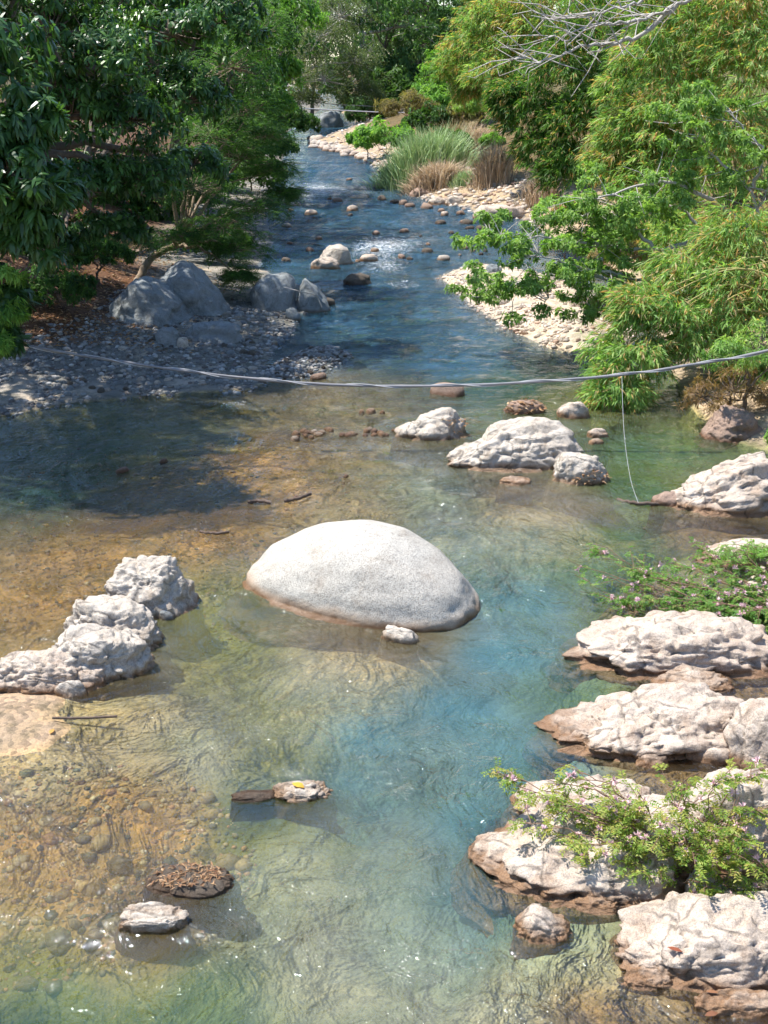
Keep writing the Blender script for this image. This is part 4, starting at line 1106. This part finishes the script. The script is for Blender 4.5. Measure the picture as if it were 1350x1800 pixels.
def bare_tree(label, base, trunk, brs, Yd, seed, r0=.09, ntw=30):
    rng = np.random.RandomState(seed); base = np.array(base)
    t = thing('bare_tree', label, 'tree', base)
    tr = np.array([base - [0, 0, .3]] + [P(x, y, Yy) for x, y, Yy in trunk])
    c = curve_pts(tr, 8, .03, rng)
    V, Q_ = tubes([(c, np.linspace(r0 * 1.6, r0, len(c)))], 7)
    obj('trunk', mk_mesh('trunk', V - base, Q_, M_PALE, None, True), t)
    paths = []
    for i, b in enumerate(brs):
        c = curve_pts(np.array([P(x, y, Yd + .4 * math.sin(i + j)) for j, (x, y) in enumerate(b)]), 6, .03, rng)
        V, Q_ = tubes([(c, np.linspace(r0 * .8, r0 * .12, len(c)))], 6)
        obj('limb', mk_mesh('limb', V - base, Q_, M_PALE, None, True), t)
        for q in range(ntw):
            s = c[rng.randint(3, len(c))]; d = rng.normal(size=3) * [1, .6, .5] + [-.7, 0, .1]; d = d / np.linalg.norm(d) * rng.uniform(.4, 1.6) * r0 / .09
            e2 = s + d + rng.normal(0, .25, 3)
            paths.append((np.array([s, s + d * .5 + rng.normal(0, .06, 3), s + d, e2]), np.array([.016, .011, .007, .004]) * r0 / .07))
    V, Q_ = tubes(paths, 4)
    obj('twigs', mk_mesh('twigs', V - base, Q_, M_PALE, None, True), t, kind='stuff')
bare_tree('leafless pale tree leaning out across the bamboo tops', gz(14.5, 34), [(1500, 60, 33), (1360, -110, 32.5)],
          [[(1360, -110), (1270, -30), (1190, 8), (1110, 40), (1050, 42), (1000, 70), (950, 62)], [(1190, 8), (1130, 60), (1080, 75), (1010, 85), (960, 105), (905, 100)], [(1360, -110), (1260, -50), (1150, -10), (1080, 15), (1010, 30), (960, 30)]], 32, 61, .085, 34)
bare_tree('leafless pale tree among the far valley forest', gz(-2, 150), [(640, 100, 150), (632, 40, 150)],
          [[(632, 40), (600, 20), (580, -20)], [(632, 40), (650, 10), (690, -10)], [(640, 60), (610, 30), (590, 30)], [(632, 40), (720, 20), (770, 15)], [(640, 60), (720, 45), (765, 50)]], 150, 62, .28, 10)

# shrubs and grasses around the far right shore ------------------------------
def shrub(name, label, px, py, Y, r, pal, seed, style='whorl', flat=.8, leafL=.14, leafW=.05, dry=None, dryf=0, n=26, ncl=8, k=7):
    g = P(px, py, Y)
    return tree(name, label, 'shrub', gz(g.x, Y + .5), [lobe(px, py, Y, r, flat), lobe(px - r * .8, py + r * .15, Y - .3, r * .6, flat), lobe(px + r * .8, py + r * .15, Y - .3, r * .6, flat)], style, M_LEAFS, pal, n, ncl, seed, .05, k=k, leafL=leafL, leafW=leafW, droop=.2, dry=dry, dryf=dryf, twig_r=.008)
shrub('shrub', 'bright green leafy shrub on the far shore behind the tall grass', 680, 240, 76, 42, BRG, 70, leafL=.26, leafW=.11)
shrub('shrub', 'round green shrub behind the dry grass by the white cobbles', 645, 238, 82, 24, BRG, 71, leafL=.26, leafW=.11)
shrub('shrub', 'dark green shrub to the right of the tall grass clump', 790, 245, 70, 28, MIDG, 72, leafL=.22, leafW=.09)
shrub('shrub', 'brownish feathery shrub above the far cable end', 715, 185, 96, 40, [(.16, .15, .06), (.22, .19, .08), (.28, .22, .10)], 73, leafL=.30, leafW=.08)
shrub('shrub', 'yellow-green shrub beside the far cable end', 770, 178, 98, 34, BRG, 74, leafL=.32, leafW=.14)
shrub('shrub', 'low green weeds among the pale tumbled rocks', 865, 246, 72, 16, BRG, 75, leafL=.2, leafW=.06, n=14)
shrub('shrub', 'tan dry shrub among the pale tumbled rocks', 900, 280, 66, 30, [(.33, .24, .10), (.42, .30, .14)], 76, leafL=.22, leafW=.03, n=14)
shrub('shrub', 'dry rusty shrub at the landward edge of the gravel bar', 1010, 370, 48, 30, [(.30, .19, .08), (.38, .26, .12)], 77, leafL=.18, leafW=.03, n=16)
shrub('shrub', 'bright weeds at the foot of the reddish boulder', 800, 335, 64, 16, BRG, 78, leafL=.2, leafW=.06, n=12)
shrub('shrub', 'rusty dead thicket under the hanging bamboo at the right bank', 1290, 690, 23.6, 70, [(.20, .12, .06), (.28, .18, .09), (.16, .13, .05)], 79, leafL=.13, leafW=.016, n=24, ncl=7)
shrub('shrub', 'sparse green shrub on the right bank above the cracked pinkish ledge', 1330, 620, 23.0, 70, BAM, 80, leafL=.12, leafW=.025, n=26)
shrub('shrub', 'dark shaded understorey shrub on the left leaf litter', 90, 500, 31, 60, DKG, 81, leafL=.14, leafW=.05, n=26)
shrub('shrub', 'dark bush under the tall dense tree beside the grey outcrop', 170, 440, 34, 45, DKG, 82, leafL=.14, leafW=.05, n=24)

shrub('shrub', 'olive shrub on the slope above the tall grass clump', 760, 215, 84, 40, MIDG, 83, leafL=.28, leafW=.11)
shrub('shrub', 'brown-tipped shrub on the slope left of the tumbled rocks', 810, 200, 84, 30, [(.16, .15, .06), (.24, .20, .08), (.20, .24, .08)], 84, leafL=.28, leafW=.09)
shrub('shrub', 'tangled green shrub at the foot of the dry-tipped bamboo', 850, 180, 78, 34, BAM, 85, leafL=.26, leafW=.07)
shrub('shrub', 'green weeds leaning over the backwater by the gravel bar', 1000, 430, 40, 34, BRG, 86, leafL=.16, leafW=.06, n=18)
shrub('shrub', 'drab dead brush along the backwater bank', 1090, 450, 36, 44, [(.22, .16, .08), (.30, .22, .12), (.16, .16, .06)], 87, leafL=.15, leafW=.02, n=22)
shrub('shrub', 'dark leafy shrub on the left shore beyond the feathery tree', 440, 300, 64, 50, MIDG, 88, leafL=.24, leafW=.1, n=30)
shrub('shrub', 'olive shrub on the left shore facing the white cobbles', 475, 255, 82, 34, MIDG, 89, leafL=.28, leafW=.11, n=28)
shrub('shrub', 'dull green shrub beside the far grey boulder', 515, 212, 104, 34, MIDG, 90, leafL=.34, leafW=.14, n=28)
shrub('shrub', 'grey-green bush at the far river bend', 650, 195, 118, 30, FARG, 91, leafL=.36, leafW=.15, n=28)
shrub('shrub', 'low dark bush under the feathery tree limbs', 380, 420, 42, 44, DKG, 92, leafL=.18, leafW=.06, n=26)
shrub('shrub', 'leafy bank shrub behind the cracked pinkish ledge', 1440, 760, 21.0, 70, BAM, 93, leafL=.12, leafW=.03, n=26)
shrub('shrub', 'bushy green shrub on the right bank behind the low pinkish rock', 1480, 900, 17.5, 70, MIDG, 94, leafL=.10, leafW=.035, n=26)
shrub('shrub', 'leafy shrub on the right bank behind the smooth whitish boulder', 1520, 1150, 13.6, 80, MIDG, 95, leafL=.09, leafW=.03, n=26)
def grass(name, label, px, py, Y, wid_px, h_px, pal, seed, n=1500, lean=.35, wd=.03, spread_y=1.2):
    rng = np.random.RandomState(seed)
    c = P(px, py, Y); s = mpp(c)
    base = np.array(gz(c.x, Y)); w_ = wid_px * s / 2; H_ = h_px * s
    t0 = rng.normal(0, .45, n) * w_; t1 = rng.normal(0, .4, n) * spread_y
    x = base[0] + t0; y = base[1] + t1
    z = np.array([tz(a, b) for a, b in zip(x, y)])
    h = H_ * rng.uniform(.45, 1.05, n) * np.exp(-(t0 / w_) ** 2 * .6)
    an = rng.uniform(0, 6.28, n); ln = h * lean * rng.uniform(.2, 1.4, n)
    dx = np.cos(an) * ln + t0 * .35; dy = np.sin(an) * ln
    B = np.c_[x, y, z]
    M_ = B + np.c_[dx * .35, dy * .35, h * .62]; T_ = B + np.c_[dx, dy, h * rng.uniform(.75, 1.05, n)]
    sd_ = np.c_[np.cos(an + 1.57), np.sin(an + 1.57), np.zeros(n)] * wd * .5
    V = np.stack([B - sd_, B + sd_, M_ + sd_ * .9, M_ - sd_ * .9, T_], 1).reshape(-1, 3) - base
    i = np.arange(n)[:, None] * 5
    col = np.repeat(colours(rng.rand(n), rng, pal), 5, 0)
    me = mk_mesh(name, V, [i + np.array([[0, 1, 2, 3]]), i + np.array([[3, 2, 4]])], M_STRAW, col)
    return obj(name, me, None, label, 'grass', None, None, base)
GRS = [(.18, .30, .10), (.28, .42, .17), (.38, .50, .25), (.47, .55, .34)]
STRAW = [(.38, .27, .17), (.52, .40, .28), (.64, .53, .40)]
grass('grass_clump', 'tall pale green grass clump on the far shore', 745, 315, 67, 150, 95, GRS, 90, 2600, .4, .05, 1.8)
grass('grass_clump', 'lower green grass spilling to the water beside the tall clump', 695, 315, 68, 70, 50, GRS, 91, 1100, .5, .05, 1.4)
grass('dry_grass_clump', 'matted straw-coloured dry grass mound in front of the tall grass', 765, 335, 64, 90, 45, STRAW, 92, 1800, .8, .045, 1.2)
grass('dry_grass_clump', 'straw-coloured bush of dead grass between grass clump and white slab', 865, 352, 61, 70, 80, STRAW, 93, 800, .5, .035, 1.0)
grass('grass_clump', 'short bright grass tuft by the reddish boulder', 815, 345, 62.5, 40, 28, GRS, 94, 400, .5, .04, .6)
grass('dry_grass_clump', 'tan dead grass among the far bank rocks', 830, 260, 74, 70, 50, STRAW, 95, 800, .6, .05, 1.5)
grass('dry_grass_clump', 'tan grass fringe under the dark-hearted bamboo', 950, 330, 56, 60, 60, STRAW, 96, 700, .5, .04, 1.2)
grass('dry_grass_clump', 'brownish grass drift behind the tall green clump', 800, 230, 76, 80, 60, [(.25, .20, .09), (.34, .28, .14)], 97, 900, .5, .05, 1.6)

# ------------------------------------------------------------------ flowering shrubs
M_STEM = bark_mat('reddish_stem', (.14, .08, .05), (.26, .16, .10))
M_PINK = plain_mat('pink_flower', (.80, .42, .47), (.88, .70, .70), 60, .6)
def flower_mesh():
    rng = np.random.RandomState(1); n = 22
    d = unit(rng.normal(size=(n, 3)) + np.array([[0, 0, 1.1]]))
    B = np.zeros((n, 3)); V, Fc, c = leaves(B, d, unit(rng.normal(size=(n, 3))), np.full(n, .035), np.full(n, .009), np.ones((n, 3)), False, 0)
    return mk_mesh('flower', V, Fc, M_PINK)
FLM = flower_mesh()
def flower_shrub(label, root, tips, seed, nfl, pal, sub=9, frond_n=5, sag=.25):
    rng = np.random.RandomState(seed); root = np.array(root)
    t = thing('flowering_shrub', label, 'shrub', root)
    C = []; O = []; fl = []
    thin = []
    for e in tips:
        e = np.array(e); L_ = np.linalg.norm(e - root)
        b0 = root + rng.normal(0, .06, 3) * [1, 1, .2]
        m_ = b0 * .45 + e * .55 + np.array([0, 0, sag * L_]) + rng.normal(0, .06, 3) * L_
        c = curve_pts([b0, m_, e], 9, .012, rng)
        V, Q_ = tubes([(c, np.linspace(.010, .003, len(c)))], 5)
        st_ = obj('stem', mk_mesh('stem', V - root, Q_, M_STEM, None, True), t)
        for q in range(sub):
            i = rng.randint(len(c) // 4, len(c) - 1); s = c[i]
            d = (c[i + 1] - c[i]) / (np.linalg.norm(c[i + 1] - c[i]) + 1e-6) + rng.normal(0, .55, 3) * [1, 1, .6]
            d[2] *= .5; d = d / np.linalg.norm(d) * rng.uniform(.12, .42)
            thin.append((np.array([s, s + d * .5 + rng.normal(0, .015, 3), s + d]), np.array([.005, .004, .002])))
            for f_ in range(frond_n):
                u = rng.uniform(.15, 1.0); C.append(s + d * u); O.append(d / np.linalg.norm(d) + rng.normal(0, .6, 3))
            if rng.rand() < .8: fl.append((s + d * rng.uniform(.5, 1.0), st_))
    V, Q_ = tubes(thin, 4)
    obj('twigs', mk_mesh('twigs', V - root, Q_, M_STEM, None, True), t, kind='stuff')
    C = np.array(C); O = unit(np.array(O)); T = rng.rand(len(C))
    B, D, N, L, Wd, TT = style_frond(C, O, T, rng, 5, .10, .045, .019, .1)
    V, Fc, cc = leaves(B, D, N, L, Wd, colours(TT, rng, pal))
    obj('leaves', mk_mesh('leaves', V - root, Fc, M_LEAFS, cc), t, kind='stuff')
    fl = [fl[q] for q in rng.permutation(len(fl))]
    for p, st_ in fl[:nfl]:
        o = obj('flower', FLM, st_, loc=p - root)
        o.rotation_euler = (rng.normal(0, .6), rng.normal(0, .6), rng.uniform(0, 6.28))
        s = rng.uniform(1.0, 1.8); o.scale = (s, s, s)
YG = [(.12, .24, .04), (.22, .32, .06), (.34, .37, .09), (.45, .36, .11)]
YG2 = [(.08, .20, .04), (.13, .27, .05), (.20, .33, .08), (.34, .36, .12)]
rr = np.random.RandomState(8)
rootB = P(1185, 1545, 9.25)
tipsB = []
for a, b in [(872, 1358), (900, 1380), (900, 1440), (960, 1370), (1000, 1345), (1050, 1390), (1010, 1350), (980, 1470), (1010, 1540), (1090, 1600), (1150, 1590), (1060, 1480), (1120, 1390), (1180, 1410), (1200, 1360), (1260, 1370), (1240, 1440), (1300, 1400), (1340, 1350), (1350, 1420), (1300, 1500), (1350, 1480), (1380, 1530), (1250, 1560), (1320, 1440), (1140, 1450), (1110, 1520), (1230, 1500), (1400, 1400), (1000, 1420), (1080, 1440), (1350, 1560), (930, 1400), (1090, 1415)]:
    tipsB.append(P(a, b, 9.0 + max(0, 1450 - b) * .006 + max(0, 1100 - a) * .0022 - (.35 if a > 1150 else 0)))
flower_shrub('tall sparse flowering shrub with yellowish leaves rooted between the foreground slabs', tuple(rootB), [tuple(q) for q in tipsB], 7, 130, YG, 8, 5, .10)
rootA = P(1420, 1085, 14.4)
tipsA = [P(a, b, Y) for a, b, Y in [(1000, 985, 15.3), (1010, 1010, 15.1), (1020, 1040, 14.9), (1050, 965, 15.6), (1080, 990, 15.4), (1090, 1050, 14.7), (1110, 975, 15.6), (1140, 1010, 15.2), (1150, 1060, 14.7), (1180, 990, 15.4), (1200, 1030, 15.0), (1210, 1075, 14.5), (1240, 1000, 15.3), (1260, 1050, 14.7), (1280, 980, 15.4), (1300, 1020, 15), (1320, 1070, 14.5), (1340, 1000, 15.2), (1340, 1110, 14.2), (1130, 1100, 14.3), (1100, 1080, 14.5), (1060, 1010, 15.1), (1230, 960, 15.6), (1300, 965, 15.6), (1350, 1050, 14.8), (1180, 1050, 14.8), (1270, 1090, 14.3), (1350, 1140, 14.0)]]
flower_shrub('pink-flowered creeping shrub spreading over the broad pale ledge', tuple(rootA), [tuple(q) for q in tipsA], 9, 150, YG2, 16, 5, .0)
flower_shrub('small green creeper on the low pinkish rock', tuple(P(1380, 985, 16.2)), [tuple(P(a, b, 16.3)) for a, b in [(1270, 968), (1290, 975), (1310, 962), (1330, 972), (1345, 965)]], 10, 3, BRG, 7, 5, .05)

# ------------------------------------------------------------------ cable, lines, sticks, leaves
def strand(name, label, cat, pts, r, mat, n=24, sides=6, wob=0):
    c = curve_pts(pts, n, wob, np.random.RandomState(1))
    V, Q_ = tubes([(c, np.full(len(c), r))], sides)
    b = c[0]
    return obj(name, mk_mesh(name, V - b, Q_, mat, None, True), None, label, cat, None, None, b)
M_CABLE = plain_mat('lit_dark_cable', (.09, .09, .10), (.34, .33, .33), 3, .45)  # lit and dark stretches of the cable put into the colour as two tones
M_WIRE = plain_mat('thin_wire', (.35, .35, .36), (.5, .5, .5), 6, .5)
Yc = 21.9
cab = curve_pts([P(-500, 470, Yc), P(-200, 540, Yc), P(0, 597, Yc), P(200, 634, Yc), P(400, 661, Yc), P(560, 675, Yc), P(700, 679, Yc), P(850, 676, Yc), P(1050, 663, Yc), P(1200, 644, Yc), P(1350, 616, Yc), P(1600, 545, Yc)], 30)
ct_ = thing('cable', 'thick sagging cable strung across the river between the banks', 'cable', cab[0])
cw = cab + np.c_[0 * cab[:, 0], .006 * np.sin(cab[:, 0] * 2.3), .010 * fbm(np.c_[cab[:, 0] * 1.2, 0 * cab[:, 0], 0 * cab[:, 0]], 2, 5)]
V, Q_ = tubes([(cw, .026 + .003 * np.sin(cab[:, 0] * 5))], 7)
obj('conductor', mk_mesh('conductor', V - cab[0], Q_, M_CABLE, None, True), ct_)
ph = np.cumsum(np.r_[0, np.linalg.norm(np.diff(cab, axis=0), axis=1)]) * 2 * math.pi / 1.6
V, Q_ = tubes([(cw + np.c_[0 * ph, .032 * np.cos(ph), .032 * np.sin(ph)], np.full(len(cab), .010))], 5)
obj('carrier_wire', mk_mesh('carrier_wire', V - cab[0], Q_, M_WIRE, None, True), ct_)
strand('wire', 'thin pale wire strung across the far river bend', 'wire', [P(380, 178, 105), P(480, 187, 105), P(600, 194, 105), P(720, 198, 105), P(860, 192, 105), P(1000, 178, 105)], .045, M_WIRE, 8)
strand('wire', 'second thin wire above the far river bend', 'wire', [P(380, 150, 112), P(560, 180, 112), P(640, 186, 112), P(760, 192, 112), P(1000, 180, 112)], .035, M_WIRE, 8)
strand('fishing_line', 'thin pale line hanging from the cable into the pool', 'line', [P(1093, 659, Yc), P(1097, 760, 20.9), P(1108, 840, 19.6), P(1122, 884, 18.8)], .004, M_WIRE, 8, 4)
M_STICK = bark_mat('wet_stick', (.06, .04, .03), (.16, .11, .08))
strand('stick', 'thin dark stick lying on the sand patch by the rock chain', 'stick', [G(92, 1262, .06), G(150, 1262, .05), G(206, 1259, .03)], .014, M_STICK, 6)
strand('stick', 'dead twig lying across the angular blue-grey boulder', 'stick', [G(500, 505, .9), G(530, 513, .8), G(555, 520, .5), G(566, 540, .2)], .014, M_PALE, 6)
strand('stick', 'dark sunken branch in the pool below the fishing line', 'stick', [G(1085, 878, .0), G(1120, 884, .04), G(1165, 886, .02)], .03, M_STICK, 6, 6, .01)
strand('stick', 'dark driftwood bit in the shallow riffle', 'stick', [G(436, 882, .02), G(456, 880, .05), G(476, 884, .02)], .03, M_STICK, 6, 6, .01)
strand('stick', 'short dark branch caught by the small stones in the riffle', 'stick', [G(500, 880, .03), G(522, 876, .08), G(546, 868, .04)], .03, M_STICK, 6, 6, .01)
strand('stick', 'floating dark twig in the golden shallows', 'stick', [G(352, 934, .01), G(380, 937, .03), G(402, 935, .01)], .022, M_STICK, 6, 6, .008)
bpy.context.view_layer.update()
dg = bpy.context.evaluated_depsgraph_get()
def drop(x, y):
    hit, loc, nr, idx, ob, mt = SC.ray_cast(dg, Vector((x, y, 3.0)), Vector((0, 0, -1)))
    return loc, nr, ob
LP = [(.30, .17, .09), (.38, .24, .13), (.22, .11, .06), (.45, .32, .20), (.16, .08, .05)]
M_DRY = leaf_mat('dry_leaf', .7, .15, .2)
def litter(name, label, pts, seed, L=.08, Wd=.035, up=1.0):
    rng = np.random.RandomState(seed); n = len(pts); B = np.array(pts)
    an = rng.uniform(0, 6.28, n)
    D = np.c_[np.cos(an), np.sin(an), rng.normal(0, .25, n)]
    N = unit(np.array([[0, 0, 1.]]) * up + rng.normal(0, .4, (n, 3)))
    V, Fc, cc = leaves(B, D, N, L * rng.uniform(.6, 1.3, n), Wd * rng.uniform(.6, 1.3, n), colours(rng.rand(n), rng, LP), False, .05)
    return obj(name, mk_mesh(name, V, Fc, M_DRY, cc), None, label, 'fallen leaves', None, 'stuff')
def on_rock(x0, x1, y0, y1, n, seed, only=None):
    rng = np.random.RandomState(seed); out = []
    for _ in range(n):
        a, b = rng.uniform(x0, x1), rng.uniform(y0, y1)
        u = ((a - (x0 + x1) / 2) / (x1 - x0) * 2) ** 2 + ((b - (y0 + y1) / 2) / (y1 - y0) * 2) ** 2
        if u > 1: continue
        o_ = Vector((0, 0, CAM_H)); hit, loc, nr, idx, ob, mt = SC.ray_cast(dg, o_, ray(a, b).normalized())
        if hit and ob.name.split('.')[0] in ('rock', 'boulder', 'cobble'):
            out.append(tuple(loc + nr * .012))
    return out
p = on_rock(252, 396, 1514, 1560, 420, 1)
if p: litter('fallen_leaves', 'dry fallen leaves heaped on the dark rounded rock', p, 1, .065, .017)
p = on_rock(885, 962, 702, 728, 160, 2)
if p: litter('fallen_leaves', 'rusty leaves on the low reddish rock', p, 2, .11, .05)
p = on_rock(780, 832, 715, 765, 90, 3)
if p: litter('fallen_leaves', 'brown leaves caught on the pale craggy rock', p, 3, .10, .05)
p = on_rock(1010, 1070, 825, 850, 90, 4)
if p: litter('fallen_leaves', 'brown leaves at the foot of the leaning craggy stone', p, 4, .09, .04)
rg = np.random.RandomState(44)
pts = []
for _ in range(14000):
    a, b = rg.uniform(-80, 420), rg.uniform(440, 640)
    g = G(a, b); 
    pts.append((g.x, g.y))
pts = np.array(pts); d = sdf(pts, LEFT)
keep = (d > 3.0 + rg.normal(0, .6, len(d))) & (d < 11)
lp = [(x, y, tz(x, y) + .015) for x, y in pts[keep][:6000]]
litter('leaf_litter', 'brown leaf litter carpeting the shaded left bank', lp, 6, .13, .06)
def single_leaf(label, px, py, L, Wd, colr, seed):
    hit, loc, nr, idx, ob, mt = SC.ray_cast(dg, Vector((0, 0, CAM_H)), ray(px, py).normalized())
    rng = np.random.RandomState(seed); an = rng.uniform(0, 6.28)
    loc = loc + Vector((0, 0, .015))
    V, Fc, cc = leaves(np.zeros((1, 3)), np.array([[math.cos(an), math.sin(an), .05]]), np.array([[0, 0, 1.]]), np.array([L]), np.array([Wd]), np.array([colr]), True, .0)
    obj('fallen_leaf', mk_mesh('fallen_leaf', V, Fc, M_DRY, cc), None, label, 'leaf', None, None, loc)
single_leaf('single yellow leaf on the small dark-tailed rock', 535, 1387, .15, .09, (.62, .34, .05), 1)
single_leaf('red-brown leaf on the large leaf-shadowed boulder', 1200, 1676, .13, .05, (.24, .075, .04), 2)
single_leaf('rusty leaf on the wet shelf below the leaf-shadowed boulder', 1262, 1783, .12, .06, (.20, .09, .05), 3)
single_leaf('brown curled leaf on the wet shelf beside the low pale stone', 1240, 1745, .10, .04, (.25, .12, .06), 4)
single_leaf('tan leaf on the sand patch by the thin stick', 88, 1292, .10, .06, (.50, .27, .08), 5)
print('TRIS', NTRI[0])
